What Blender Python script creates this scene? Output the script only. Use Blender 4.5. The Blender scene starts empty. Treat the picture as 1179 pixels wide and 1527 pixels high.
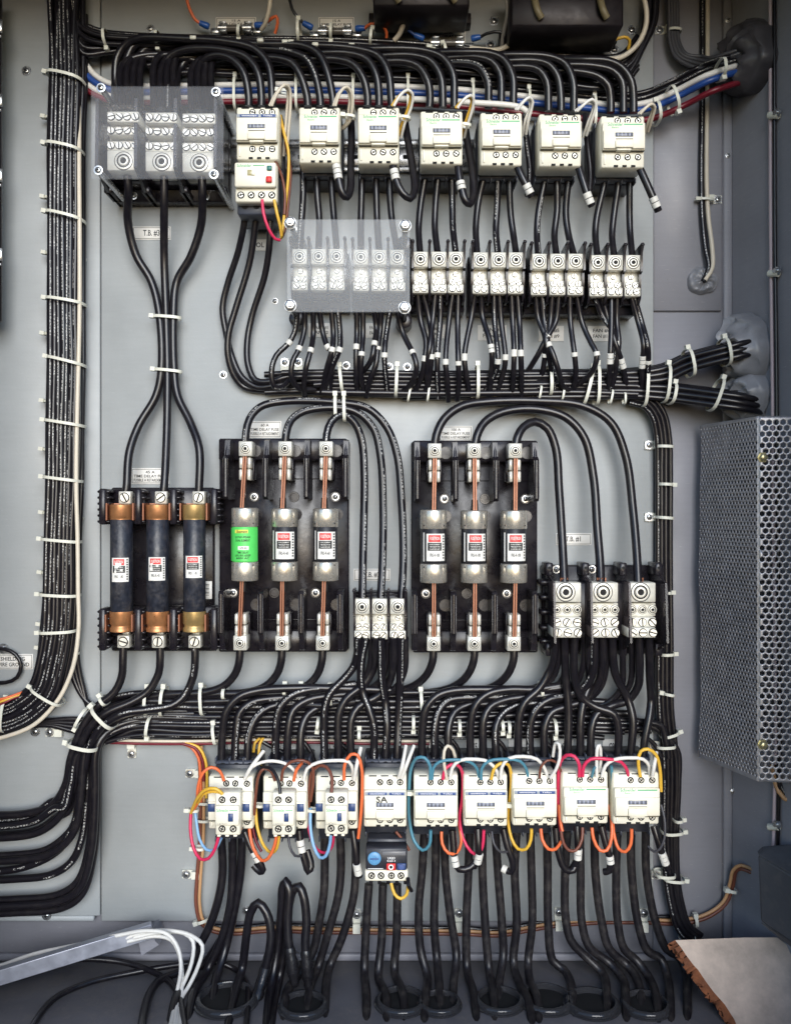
import bpy, bmesh, math, random
from mathutils import Vector, Matrix
random.seed(7)
# ---------------------------------------------------------------- frame
# Panel coordinates (u right, v down, h out of the panel); one unit = 0.75 mm.
S = 0.00075; D = 1300.0; CX = 589.5; CY = 763.5
SC = bpy.context.scene
COL = SC.collection
PI = math.pi
def W(u, v, h): return Vector(((u-CX)*S, -h*S, (CY-v)*S))
def F(x, y, h):
    k = (D-h)/D
    return (CX+(x-CX)*k, CY+(y-CY)*k, h)
def K(h): return (D-h)/D
# ---------------------------------------------------------------- materials
MATS = {}
def nodes(name):
    m = bpy.data.materials.new(name); m.use_nodes = True
    nt = m.node_tree; b = nt.nodes['Principled BSDF']
    return m, nt, b
def mat(name, col, rough=0.5, metal=0.0, var=0.0, vscale=60.0, bump=0.0, bscale=300.0, dust=0.0, spec=0.5, coat=0.0, rnd=0.0):
    if name in MATS: return MATS[name]
    m, nt, b = nodes(name); N = nt.nodes; L = nt.links
    b.inputs['Base Color'].default_value = (*col, 1); b.inputs['Roughness'].default_value = rough
    b.inputs['Metallic'].default_value = metal; b.inputs['Specular IOR Level'].default_value = spec
    if coat: b.inputs['Coat Weight'].default_value = coat
    tc = N.new('ShaderNodeTexCoord'); last = None
    geo = N.new('ShaderNodeNewGeometry')
    if var or dust or rnd:
        rgb = N.new('ShaderNodeRGB'); rgb.outputs[0].default_value = (*col, 1); last = rgb.outputs[0]
    if var:
        nz = N.new('ShaderNodeTexNoise'); nz.inputs['Scale'].default_value = vscale; nz.inputs['Detail'].default_value = 6; nz.inputs['Roughness'].default_value = .65
        L.new(geo.outputs['Position'], nz.inputs['Vector'])
        mr = N.new('ShaderNodeMapRange'); mr.inputs['From Min'].default_value = .3; mr.inputs['From Max'].default_value = .7
        mr.inputs['To Min'].default_value = 1-var; mr.inputs['To Max'].default_value = 1+var
        L.new(nz.outputs['Fac'], mr.inputs['Value'])
        mx = N.new('ShaderNodeMix'); mx.data_type = 'RGBA'; mx.blend_type = 'MULTIPLY'; mx.inputs['Factor'].default_value = 1
        L.new(last, mx.inputs['A']); L.new(mr.outputs['Result'], mx.inputs['B']); last = mx.outputs['Result']
        rr = N.new('ShaderNodeMapRange'); rr.inputs['From Min'].default_value = .3; rr.inputs['From Max'].default_value = .7
        rr.inputs['To Min'].default_value = max(.03, rough-.12); rr.inputs['To Max'].default_value = min(1, rough+.12)
        L.new(nz.outputs['Fac'], rr.inputs['Value']); L.new(rr.outputs['Result'], b.inputs['Roughness'])
    if rnd:
        oi = N.new('ShaderNodeObjectInfo')
        mr2 = N.new('ShaderNodeMapRange'); mr2.inputs['To Min'].default_value = 1-rnd; mr2.inputs['To Max'].default_value = 1+rnd
        L.new(oi.outputs['Random'], mr2.inputs['Value'])
        mx3 = N.new('ShaderNodeMix'); mx3.data_type = 'RGBA'; mx3.blend_type = 'MULTIPLY'; mx3.inputs['Factor'].default_value = 1
        L.new(last, mx3.inputs['A']); L.new(mr2.outputs['Result'], mx3.inputs['B']); last = mx3.outputs['Result']
    if dust:
        n2 = N.new('ShaderNodeTexNoise'); n2.inputs['Scale'].default_value = 90; n2.inputs['Detail'].default_value = 8; n2.inputs['Roughness'].default_value = .75
        L.new(geo.outputs['Position'], n2.inputs['Vector'])
        cr = N.new('ShaderNodeMapRange'); cr.inputs['From Min'].default_value = .48; cr.inputs['From Max'].default_value = .75; cr.inputs['To Max'].default_value = dust
        L.new(n2.outputs['Fac'], cr.inputs['Value'])
        mx2 = N.new('ShaderNodeMix'); mx2.data_type = 'RGBA'; mx2.inputs['B'].default_value = (.32, .28, .24, 1)
        L.new(cr.outputs['Result'], mx2.inputs['Factor']); L.new(last, mx2.inputs['A']); last = mx2.outputs['Result']
    if last is not None: L.new(last, b.inputs['Base Color'])
    if bump:
        nb = N.new('ShaderNodeTexNoise'); nb.inputs['Scale'].default_value = bscale; nb.inputs['Detail'].default_value = 4
        L.new(geo.outputs['Position'], nb.inputs['Vector'])
        bp = N.new('ShaderNodeBump'); bp.inputs['Strength'].default_value = bump; bp.inputs['Distance'].default_value = .0006
        L.new(nb.outputs['Fac'], bp.inputs['Height']); L.new(bp.outputs['Normal'], b.inputs['Normal'])
    MATS[name] = m; return m
def print_mat(name, col, rough, inkcol=(.42, .42, .41), dens=.5):
    """jacket of a wire with its printed line of text, laid along the wire (UV.x = length)"""
    if name in MATS: return MATS[name]
    m, nt, b = nodes(name); N = nt.nodes; L = nt.links
    b.inputs['Roughness'].default_value = rough
    uv = N.new('ShaderNodeUVMap'); sx = N.new('ShaderNodeSeparateXYZ'); L.new(uv.outputs[0], sx.inputs[0])
    def mth(op, a, bb=None, c=None):
        n = N.new('ShaderNodeMath'); n.operation = op
        for i, q in enumerate((a, bb, c)):
            if q is None: continue
            if isinstance(q, (int, float)): n.inputs[i].default_value = q
            else: L.new(q, n.inputs[i])
        return n.outputs[0]
    oi = N.new('ShaderNodeObjectInfo')
    off = mth('MULTIPLY', oi.outputs['Random'], 977.0)
    ul = mth('ADD', sx.outputs[0], off)
    band = mth('LESS_THAN', mth('ABSOLUTE', mth('SUBTRACT', sx.outputs[1], .5)), .036)
    cell = mth('FLOOR', mth('MULTIPLY', ul, .8))
    vcell = mth('FLOOR', mth('MULTIPLY', sx.outputs[1], 40))
    cb = N.new('ShaderNodeCombineXYZ'); L.new(cell, cb.inputs[0]); L.new(vcell, cb.inputs[1])
    wn = N.new('ShaderNodeTexWhiteNoise'); wn.noise_dimensions = '2D'; L.new(cb.outputs[0], wn.inputs['Vector'])
    ink = mth('LESS_THAN', wn.outputs['Value'], dens)
    letter = mth('GREATER_THAN', mth('FRACT', mth('MULTIPLY', ul, .21)), .22)
    word = N.new('ShaderNodeTexWhiteNoise'); word.noise_dimensions = '1D'; L.new(mth('FLOOR', mth('MULTIPLY', ul, .055)), word.inputs['W'])
    wk = mth('LESS_THAN', word.outputs['Value'], .6)
    f = mth('MULTIPLY', mth('MULTIPLY', band, ink), mth('MULTIPLY', letter, wk))
    mx = N.new('ShaderNodeMix'); mx.data_type = 'RGBA'; mx.inputs['A'].default_value = (*col, 1); mx.inputs['B'].default_value = (*inkcol, 1)
    L.new(f, mx.inputs['Factor']); L.new(mx.outputs['Result'], b.inputs['Base Color'])
    MATS[name] = m; return m
def clear_mat(name, tint, body, fac, rough=.08, spec=.5):
    if name in MATS: return MATS[name]
    m, nt, b = nodes(name); N = nt.nodes; L = nt.links
    b.inputs['Base Color'].default_value = (*body, 1); b.inputs['Roughness'].default_value = rough
    b.inputs['Specular IOR Level'].default_value = spec
    t = N.new('ShaderNodeBsdfTransparent'); t.inputs[0].default_value = (*tint, 1)
    mx = N.new('ShaderNodeMixShader')
    nz = N.new('ShaderNodeTexNoise'); nz.inputs['Scale'].default_value = 40; nz.inputs['Detail'].default_value = 7
    geo = N.new('ShaderNodeNewGeometry'); L.new(geo.outputs['Position'], nz.inputs['Vector'])
    mr = N.new('ShaderNodeMapRange'); mr.inputs['From Min'].default_value = .3; mr.inputs['From Max'].default_value = .7
    mr.inputs['To Min'].default_value = fac*.93; mr.inputs['To Max'].default_value = fac*1.07
    L.new(nz.outputs['Fac'], mr.inputs['Value']); L.new(mr.outputs['Result'], mx.inputs[0])
    L.new(t.outputs[0], mx.inputs[1]); L.new(b.outputs[0], mx.inputs[2])
    L.new(mx.outputs[0], nt.nodes['Material Output'].inputs[0])
    MATS[name] = m; return m
def paint_mat(name, col, streak=.08):
    """light grey powder coat: faint brushing, small scratches, rub marks and dust specks"""
    m, nt, b = nodes(name); N = nt.nodes; L = nt.links
    geo = N.new('ShaderNodeNewGeometry')
    def noise(sc, det, vec, rough=.6):
        n = N.new('ShaderNodeTexNoise'); n.inputs['Scale'].default_value = sc; n.inputs['Detail'].default_value = det; n.inputs['Roughness'].default_value = rough
        L.new(vec, n.inputs['Vector']); return n.outputs['Fac']
    def rng(v, a, c, lo, hi):
        r = N.new('ShaderNodeMapRange'); r.inputs['From Min'].default_value = a; r.inputs['From Max'].default_value = c
        r.inputs['To Min'].default_value = lo; r.inputs['To Max'].default_value = hi; L.new(v, r.inputs['Value']); return r.outputs['Result']
    mp = N.new('ShaderNodeMapping'); mp.inputs['Scale'].default_value = (1, 1, 12); L.new(geo.outputs['Position'], mp.inputs['Vector'])
    a = rng(noise(7, 5, geo.outputs['Position']), .3, .7, 1-streak, 1+streak)
    a2 = rng(noise(26, 3, mp.outputs[0]), .3, .7, .975, 1.025)
    mu = N.new('ShaderNodeMath'); mu.operation = 'MULTIPLY'; L.new(a, mu.inputs[0]); L.new(a2, mu.inputs[1])
    sp = rng(noise(520, 2, geo.outputs['Position']), .70, .76, 0, .35)        # specks
    mp2 = N.new('ShaderNodeMapping'); mp2.inputs['Scale'].default_value = (3, 3, 40); mp2.inputs['Rotation'].default_value = (0, .5, 0); L.new(geo.outputs['Position'], mp2.inputs['Vector'])
    scr = rng(noise(34, 1, mp2.outputs[0]), .73, .75, 0, .3)
    mx = N.new('ShaderNodeMix'); mx.data_type = 'RGBA'; mx.blend_type = 'MULTIPLY'; mx.inputs['Factor'].default_value = 1
    mx.inputs['A'].default_value = (*col, 1); L.new(mu.outputs[0], mx.inputs['B'])
    m2 = N.new('ShaderNodeMix'); m2.data_type = 'RGBA'; m2.inputs['B'].default_value = (.12, .11, .1, 1); L.new(sp, m2.inputs['Factor']); L.new(mx.outputs['Result'], m2.inputs['A'])
    m3 = N.new('ShaderNodeMix'); m3.data_type = 'RGBA'; m3.inputs['B'].default_value = (.62, .62, .62, 1); L.new(scr, m3.inputs['Factor']); L.new(m2.outputs['Result'], m3.inputs['A'])
    L.new(m3.outputs['Result'], b.inputs['Base Color'])
    L.new(rng(noise(12, 6, geo.outputs['Position']), .3, .7, .38, .62), b.inputs['Roughness'])
    bp = N.new('ShaderNodeBump'); bp.inputs['Strength'].default_value = .25; bp.inputs['Distance'].default_value = .0004
    L.new(noise(420, 2, geo.outputs['Position']), bp.inputs['Height']); L.new(bp.outputs['Normal'], b.inputs['Normal'])
    MATS[name] = m; return m
PANEL = paint_mat('panel_paint', (.35, .372, .382), .12)
WALL_DIM = paint_mat('dimmed_wall_paint', (.26, .262, .295), .12)  # same coat as the panel, its colour darkened for the light's edge falloff
FLOORM = mat('floor_paint', (.17, .165, .18), .5, 0, .18, 14, .3, 200, dust=.4)
BLK = mat('black_jacket', (.0085, .0075, .0105), .29, 0, 0, bump=.12, bscale=160, dust=.05)
BLKD = mat('dusty_black_jacket', (.011, .0095, .012), .4, 0, 0, bump=.08, bscale=120, dust=.16)
BLKP = print_mat('printed_black_jacket', (.0085, .0075, .0105), .29)
GRYC = mat('grey_jacket', (.055, .055, .065), .45)
CREAMC = mat('cream_jacket', (.62, .56, .46), .42, 0, .06, 80)
WHT = mat('white_jacket', (.72, .70, .66), .4, 0, .05, 80)
BLUE = mat('blue_jacket', (.015, .06, .26), .35)
LBLUE = mat('light_blue_jacket', (.22, .42, .68), .4)
TEAL = mat('teal_jacket', (.07, .22, .30), .4)
RED = mat('red_jacket', (.15, .007, .018), .38)
PINK = mat('crimson_jacket', (.62, .03, .10), .38)
ORG = mat('orange_jacket', (.72, .15, .05), .4)
YEL = mat('yellow_jacket', (.70, .42, .05), .4)
BRN = mat('brown_jacket', (.16, .05, .03), .42)
TAN = mat('tan_jacket', (.48, .27, .13), .45)
NYL = mat('nylon', (.66, .66, .58), .38, 0, .05, 200)
MARK = mat('marker_sleeve', (.66, .65, .61), .5, 0, .08, 300)
CREAM = mat('cream_plastic', (.80, .77, .65), .42, 0, .04, 60, .05, 500)
CREAM2 = mat('cream_plastic_light', (.84, .80, .67), .4, 0, .03, 60)
DRK = mat('dark_plastic', (.026, .028, .037), .42, 0, .1, 90, .1, 400, dust=.06)
BAKE = mat('black_phenolic', (.013, .011, .015), .3, 0, .15, 60, .25, 120, dust=.05)
SLATE = mat('slate_plastic', (.055, .062, .085), .45, 0, .08, 80, .1, 400, dust=.05)
HOLE_SHADE = mat('painted_recess_shade', (.006, .006, .007), .8)  # near-black colour painted in for the shade inside holes and slots
TIN = mat('tinned_metal', (.70, .68, .61), .38, .35, .08, 160, .08, 500)
ALU = mat('bare_aluminium', (.76, .74, .66), .45, .3, .08, 120, .12, 400)
NICK = mat('nickel_cap', (.66, .62, .55), .27, .7, .1, 90, .08, 300)
STEEL = mat('zinc_steel', (.55, .56, .57), .3, .9, .1, 200)
COPR = mat('copper', (.25, .10, .055), .42, .45, .16, 120)
BRASS = mat('dull_copper_cap', (.42, .22, .09), .34, .8, .2, 90)
FBODY = mat('dark_fuse_tube', (.018, .021, .032), .42, 0, .4, 220, .4, 300, dust=.2)
PAPER = mat('label_paper', (.74, .73, .70), .55, 0, .05, 120)
GREENL = mat('green_label', (.09, .62, .12), .45, 0, .06, 100)
BLACKI = mat('black_ink', (.02, .02, .02), .6)
REDI = mat('red_ink', (.62, .03, .03), .5)
GRNI = mat('green_ink', (.10, .42, .20), .5)
BLUI = mat('blue_ink', (.05, .09, .25), .45)
WHTI = mat('white_ink', (.8, .8, .8), .5)
WIN = mat('grey_window', (.13, .14, .17), .3)
BLUP = mat('blue_plastic', (.03, .06, .17), .4)
PUTTY = mat('grey_putty', (.24, .245, .27), .38, 0, .15, 60, .9, 60)
PUTTYD = mat('dark_putty', (.06, .056, .064), .4, 0, .2, 60, 1, 60)
ACRYL = clear_mat('clear_cover', (.975, .98, .99), (.74, .76, .82), .07)
ACRYL_HAZE = clear_mat('sky_haze_cover', (.98, .985, .99), (.80, .82, .85), .14)  # whitish body colour puts the sky's reflection into the clear sheet
SMOKE = clear_mat('smoky_plastic', (.42, .38, .40), (.09, .08, .09), .38)
BUSH = clear_mat('grey_bushing', (.5, .5, .52), (.05, .05, .055), .75)
GALV = mat('galvanised_sheet', (.40, .395, .42), .38, .55, .18, 70)
BOXM = mat('dark_grey_enamel', (.055, .06, .072), .42, 0, .1, 20, .1, 200, dust=.1)
FOAM = mat('board_face', (.55, .44, .36), .8, 0, .22, 45, .5, 150)
RUST = mat('torn_orange_edge', (.22, .075, .03), .9, 0, .4, 90, 1, 120)
TAPE = mat('black_tape', (.014, .013, .015), .28, 0, .2, 80, 1, 90)
# ---------------------------------------------------------------- mesh builder
class M:
    def __init__(s): s.v = []; s.f = []; s.mi = []; s.sm = []; s.uv = {}; s.mats = []
    def m(s, mt):
        if mt not in s.mats: s.mats.append(mt)
        return s.mats.index(mt)
    def add(s, vs, fs, mt, smooth=False, uvs=None):
        o = len(s.v); s.v += [tuple(p) for p in vs]; i = s.m(mt)
        for k, f in enumerate(fs):
            if uvs: s.uv[len(s.f)] = uvs[k]
            s.f.append([o+j for j in f]); s.mi.append(i); s.sm.append(smooth)
        return s
    def box(s, u0, u1, v0, v1, h0, h1, mt, b=None):
        if u1 < u0: u0, u1 = u1, u0
        if v1 < v0: v0, v1 = v1, v0
        if h1 < h0: h0, h1 = h1, h0
        d = (u1-u0, v1-v0, h1-h0)
        if b is None: b = 1.0
        b = min(b, .3*min(d)); c = ((u0+u1)/2, (v0+v1)/2, (h0+h1)/2)
        hx, hy, hz = d[0]/2, d[1]/2, d[2]/2
        vs = []; idx = {}
        for sx in (-1, 1):
            for sy in (-1, 1):
                for sz in (-1, 1):
                    for ax in range(3):
                        p = [sx*(hx-b), sy*(hy-b), sz*(hz-b)]; p[ax] = (sx*hx, sy*hy, sz*hz)[ax]
                        idx[(sx, sy, sz, ax)] = len(vs); vs.append((c[0]+p[0], c[1]+p[1], c[2]+p[2]))
        fs = []
        for ax in range(3):
            o1, o2 = [a for a in range(3) if a != ax]
            for sg in (-1, 1):
                q = []
                for a, bb in ((-1, -1), (1, -1), (1, 1), (-1, 1)):
                    t = [0, 0, 0]; t[ax] = sg; t[o1] = a; t[o2] = bb; q.append(idx[(*t, ax)])
                fs.append(q)
        for ax in range(3):                      # edges along ax
            o1, o2 = [a for a in range(3) if a != ax]
            for a in (-1, 1):
                for bb in (-1, 1):
                    t0 = [0, 0, 0]; t1 = [0, 0, 0]; t0[ax] = -1; t1[ax] = 1
                    for t in (t0, t1): t[o1] = a; t[o2] = bb
                    fs.append([idx[(*t0, o1)], idx[(*t1, o1)], idx[(*t1, o2)], idx[(*t0, o2)]])
        for sx in (-1, 1):
            for sy in (-1, 1):
                for sz in (-1, 1): fs.append([idx[(sx, sy, sz, a)] for a in range(3)])
        return s.add(vs, fs, mt)
    def lathe(s, c, prof, mt, axis='h', n=16, smooth=True, a0=0, a1=2*PI):
        """prof: list of (position along axis, radius)"""
        full = abs(a1-a0-2*PI) < 1e-6; k = n if full else n+1
        vs = []
        for (p, r) in prof:
            for i in range(k):
                a = a0+(a1-a0)*i/n; x, y = r*math.cos(a), r*math.sin(a)
                if axis == 'h': vs.append((c[0]+x, c[1]+y, c[2]+p))
                elif axis == 'v': vs.append((c[0]+x, c[1]+p, c[2]+y))
                else: vs.append((c[0]+p, c[1]+x, c[2]+y))
        fs = []
        for j in range(len(prof)-1):
            for i in range(n if full else n):
                i2 = (i+1) % k
                fs.append([j*k+i, j*k+i2, (j+1)*k+i2, (j+1)*k+i])
        s.add(vs, fs, mt, smooth)
        if full:
            o = len(s.v)-len(vs)
            for j in (0, len(prof)-1):
                if prof[j][1] > .01: s.f.append([o+j*k+i for i in range(k)]); s.mi.append(s.m(mt)); s.sm.append(False)
        return s
    def prism(s, poly, h0, h1, mt, plane='uv'):
        """poly list of 2d; plane uv: extruded in h; plane vh: extruded in u; plane uh: extruded in v"""
        n = len(poly); vs = []
        for h in (h0, h1):
            for a, b in poly:
                vs.append({'uv': (a, b, h), 'vh': (h, a, b), 'uh': (a, h, b)}[plane])
        fs = [list(range(n)), list(range(2*n-1, n-1, -1))]+[[i, (i+1) % n, n+(i+1) % n, n+i] for i in range(n)]
        return s.add(vs, fs, mt)
    def tube(s, pts, r, mt, n=10, smp=True, roll=0.0, caps=True, step=7.0, rads=None):
        P = [Vector(p) for p in pts]
        R = rads if rads else [r]*len(P)
        if smp and len(P) > 2:
            Q = [P[0]*2-P[1]]+P+[P[-1]*2-P[-2]]; out = []; ro = []
            for i in range(1, len(Q)-2):
                p0, p1, p2, p3 = Q[i-1], Q[i], Q[i+1], Q[i+2]
                t0 = 0; t1 = t0+max(.01, (p1-p0).length)**.5; t2 = t1+max(.01, (p2-p1).length)**.5; t3 = t2+max(.01, (p3-p2).length)**.5
                ns = max(2, int((p2-p1).length/step))
                for k in range(ns):
                    t = t1+(t2-t1)*k/ns
                    A1 = p0*((t1-t)/(t1-t0))+p1*((t-t0)/(t1-t0)); A2 = p1*((t2-t)/(t2-t1))+p2*((t-t1)/(t2-t1)); A3 = p2*((t3-t)/(t3-t2))+p3*((t-t2)/(t3-t2))
                    B1 = A1*((t2-t)/(t2-t0))+A2*((t-t0)/(t2-t0)); B2 = A2*((t3-t)/(t3-t1))+A3*((t-t1)/(t3-t1))
                    out.append(B1*((t2-t)/(t2-t1))+B2*((t-t1)/(t2-t1))); ro.append(R[i-1]+(R[i]-R[i-1])*k/ns)
            out.append(P[-1]); ro.append(R[-1]); P = out; R = ro
        T = []
        for i in range(len(P)):
            a = P[max(0, i-1)]; b = P[min(len(P)-1, i+1)]; d = b-a
            T.append(d.normalized() if d.length > 1e-6 else Vector((0, 1, 0)))
        ref = Vector((0, 0, -1))
        if abs(T[0].dot(ref)) > .92: ref = Vector((1, 0, .2))
        nrm = (ref-T[0]*ref.dot(T[0])).normalized()
        nrm = Matrix.Rotation(roll, 3, T[0]) @ nrm
        vs = []; L = 0; Ls = []
        for i, p in enumerate(P):
            if i:
                L += (p-P[i-1]).length
                nrm = nrm-T[i]*nrm.dot(T[i]); nrm.normalize()
            Ls.append(L); bi = T[i].cross(nrm)
            for k in range(n):
                a = 2*PI*k/n; vs.append(p+(nrm*math.cos(a)+bi*math.sin(a))*R[i])
        fs = []; uvs = []
        for i in range(len(P)-1):
            for k in range(n):
                k2 = (k+1) % n
                fs.append([i*n+k, i*n+k2, (i+1)*n+k2, (i+1)*n+k])
                uvs.append([(Ls[i], k/n), (Ls[i], (k+1)/n), (Ls[i+1], (k+1)/n), (Ls[i+1], k/n)])
        if caps:
            fs.append(list(range(n-1, -1, -1))); uvs.append([(0, 0)]*n)
            fs.append([(len(P)-1)*n+k for k in range(n)]); uvs.append([(0, 0)]*n)
        s.add(vs, fs, mt, True, uvs)
        return P, T
    def build(s, name, parent=None, origin=(0, 0, 0), recalc=True):
        me = bpy.data.meshes.new(name)
        o3 = W(*origin)
        me.from_pydata([W(*p)-o3 for p in s.v], [], s.f)
        for mt in s.mats: me.materials.append(mt)
        me.polygons.foreach_set('material_index', s.mi); me.polygons.foreach_set('use_smooth', s.sm)
        if s.uv:
            uvl = me.uv_layers.new(name='UVMap'); 
            for pi, p in enumerate(me.polygons):
                q = s.uv.get(pi)
                if q:
                    for k, li in enumerate(p.loop_indices): uvl.data[li].uv = q[k]
        if recalc:
            bm = bmesh.new(); bm.from_mesh(me); bmesh.ops.recalc_face_normals(bm, faces=bm.faces); bm.to_mesh(me); bm.free()
        me.update(); me.set_sharp_from_angle(angle=math.radians(50))
        ob = bpy.data.objects.new(name, me); COL.objects.link(ob)
        if parent: ob.parent = parent
        else: ob.location = o3
        return ob
def tag(o, label=None, cat=None, group=None, kind=None):
    if label: o['label'] = label
    if cat: o['category'] = cat
    if group: o['group'] = group
    if kind: o['kind'] = kind
    return o
class Thing:
    """an Empty at a thing's base with its parts"""
    def __init__(s, name, label, cat, origin, group=None):
        s.o = bpy.data.objects.new(name, None); COL.objects.link(s.o); s.o.location = W(*origin); s.o.empty_display_size = .01
        s.org = origin; tag(s.o, label, cat, group)
    def part(s, m, name, parent=None): return m.build(name, parent or s.o, s.org)
ORD = ['first', 'second', 'third', 'fourth', 'fifth', 'sixth', 'seventh', 'eighth', 'ninth', 'tenth', 'eleventh', 'twelfth', 'thirteenth', 'fourteenth', 'fifteenth', 'sixteenth', 'seventeenth', 'eighteenth', 'nineteenth', 'twentieth', 'twenty-first', 'twenty-second', 'twenty-third', 'twenty-fourth', 'twenty-fifth', 'twenty-sixth', 'twenty-seventh', 'twenty-eighth', 'twenty-ninth', 'thirtieth', 'thirty-first', 'thirty-second', 'thirty-third', 'thirty-fourth', 'thirty-fifth', 'thirty-sixth', 'thirty-seventh', 'thirty-eighth', 'thirty-ninth', 'fortieth']
# ---------------------------------------------------------------- lettering
TXT = {}
def text_verts(s, ital=False):
    if s in TXT: return TXT[s]
    cu = bpy.data.curves.new('t', 'FONT'); cu.body = s; cu.size = 1.0; cu.align_x = 'CENTER'; cu.align_y = 'CENTER'; cu.resolution_u = 2; cu.offset = .018
    ob = bpy.data.objects.new('t', cu); COL.objects.link(ob)
    dg = bpy.context.evaluated_depsgraph_get(); me = bpy.data.meshes.new_from_object(ob.evaluated_get(dg))
    vs = [(v.co.x, v.co.y) for v in me.vertices]; fs = [list(p.vertices) for p in me.polygons]
    bpy.data.objects.remove(ob); bpy.data.meshes.remove(me); bpy.data.curves.remove(cu)
    w = max(v[0] for v in vs)-min(v[0] for v in vs); hh = max(v[1] for v in vs)-min(v[1] for v in vs)
    TXT[s] = (vs, fs, w, hh); return TXT[s]
def letters(m, s, u, v, h, width, height, mt, cyl=None, bold=0):
    """flat (or wrapped on a vertical cylinder cyl=(uc,hc,r)) lettering fitted to width x height"""
    vs, fs, w, hh = text_verts(s)
    sx = width/w; sy = height/hh if height else sx
    y0 = (max(q[1] for q in vs)+min(q[1] for q in vs))/2
    out = []
    for x, y in vs:
        U = u+x*sx; V = v-(y-y0)*sy
        if cyl:
            a = (U-cyl[0])/cyl[2]; out.append((cyl[0]+cyl[2]*math.sin(a), V, cyl[1]+cyl[2]*math.cos(a)))
        else: out.append((U, V, h))
    m.add(out, fs, mt)
def patch(m, uc, hc, r, a0, a1, v0, v1, mt, n=8):
    """curved patch on a vertical cylinder; angles from the viewer-facing direction"""
    vs = []
    for rr in (r, r-.6):
        for i in range(n+1):
            a = a0+(a1-a0)*i/n
            for v in (v0, v1): vs.append((uc+rr*math.sin(a), v, hc+rr*math.cos(a)))
    k = 2*(n+1); fs = []
    for i in range(n): fs.append([2*i, 2*i+2, 2*i+3, 2*i+1])
    m.add(vs[:k], fs, mt, True)
# ---------------------------------------------------------------- small hardware
def socket(m, u, v, h, r, mt=TIN):
    """round clamp screw with hexagon socket"""
    m.lathe((u, v, h), [(0, r*1.09), (.3, r*1.09)], HOLE_SHADE, 'h', 18)
    m.lathe((u, v, h), [(0, r), (.8, r), (1.2, r*.9), (1.2, r*.80), (-.2, r*.78), (-.2, r*.66), (2.0, r*.58), (2.4, r*.5), (2.4, r*.38), (.6, r*.34), (.6, 0.001)], mt, 'h', 18)
    m.lathe((u, v, h), [(.7, r*.36), (.75, .01)], HOLE_SHADE, 'h', 8)
def slotted(m, u, v, h, r, ang, mt=TIN, well=True):
    if well: m.lathe((u, v, h), [(0, r*1.22), (.35, r*1.22)], HOLE_SHADE, 'h', 16)
    m.lathe((u, v, h), [(0, r*.95), (.7, r*.95)], HOLE_SHADE, 'h', 14)
    ca, sa = math.cos(ang), math.sin(ang); g = r*.17
    for sg in (-1, 1):
        poly = []
        a0 = math.asin(g/r)
        for i in range(8):
            a = a0+(PI-2*a0)*i/7; x, y = r*math.cos(a), sg*r*math.sin(a)
            poly.append((u+x*ca-y*sa, v+x*sa+y*ca))
        m.prism(poly, h+.7, h+1.9, mt)
def pozi(m, u, v, h, r, mt=STEEL, ang=.4):
    """domed pan-head screw with a cross recess"""
    m.lathe((u, v, h), [(0, r*1.45), (.8, r*1.45), (.9, r), (r*.35, r*.96), (r*.55, r*.75), (r*.68, r*.45), (r*.7, .01)], mt, 'h', 18)
    for a in (ang, ang+PI/2):
        c, s_ = math.cos(a), math.sin(a); L_, w = r*.55, r*.13
        m.prism([(u+x*c-y*s_, v+x*s_+y*c) for x, y in ((-L_, -w), (L_, -w), (L_, w), (-L_, w))], h+r*.5, h+r*.74, HOLE_SHADE)
def deep(m, u, v, h, r, ang, mt=TIN, ring=HOLE_SHADE):
    """terminal screw on a flat dark disc painted as the shade of its well"""
    m.lathe((u, v, h), [(0, r*1.12), (.3, r*1.12)], ring, 'h', 16)
    m.lathe((u, v, h+.3), [(0, r*.72), (.4, r*.72)], mt, 'h', 12)
    for k in (0, PI/2):
        c, s_ = math.cos(ang+k), math.sin(ang+k); L_, w = r*(.78 if k == 0 else .5), r*.17
        m.prism([(u+x*c-y*s_, v+x*s_+y*c) for x, y in ((-L_, -w), (L_, -w), (L_, w), (-L_, w))], h+.7, h+.95, HOLE_SHADE)
def panel_screw(x, y, h, label, r=4.6):
    u, v, h = F(x, y, h); m = M(); pozi(m, u, v, h, r, STEEL, random.random()*1.5)
    tag(m.build('panel_screw', None, (u, v, h)), label, 'screw', 'screws in the cabinet panels')
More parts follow.
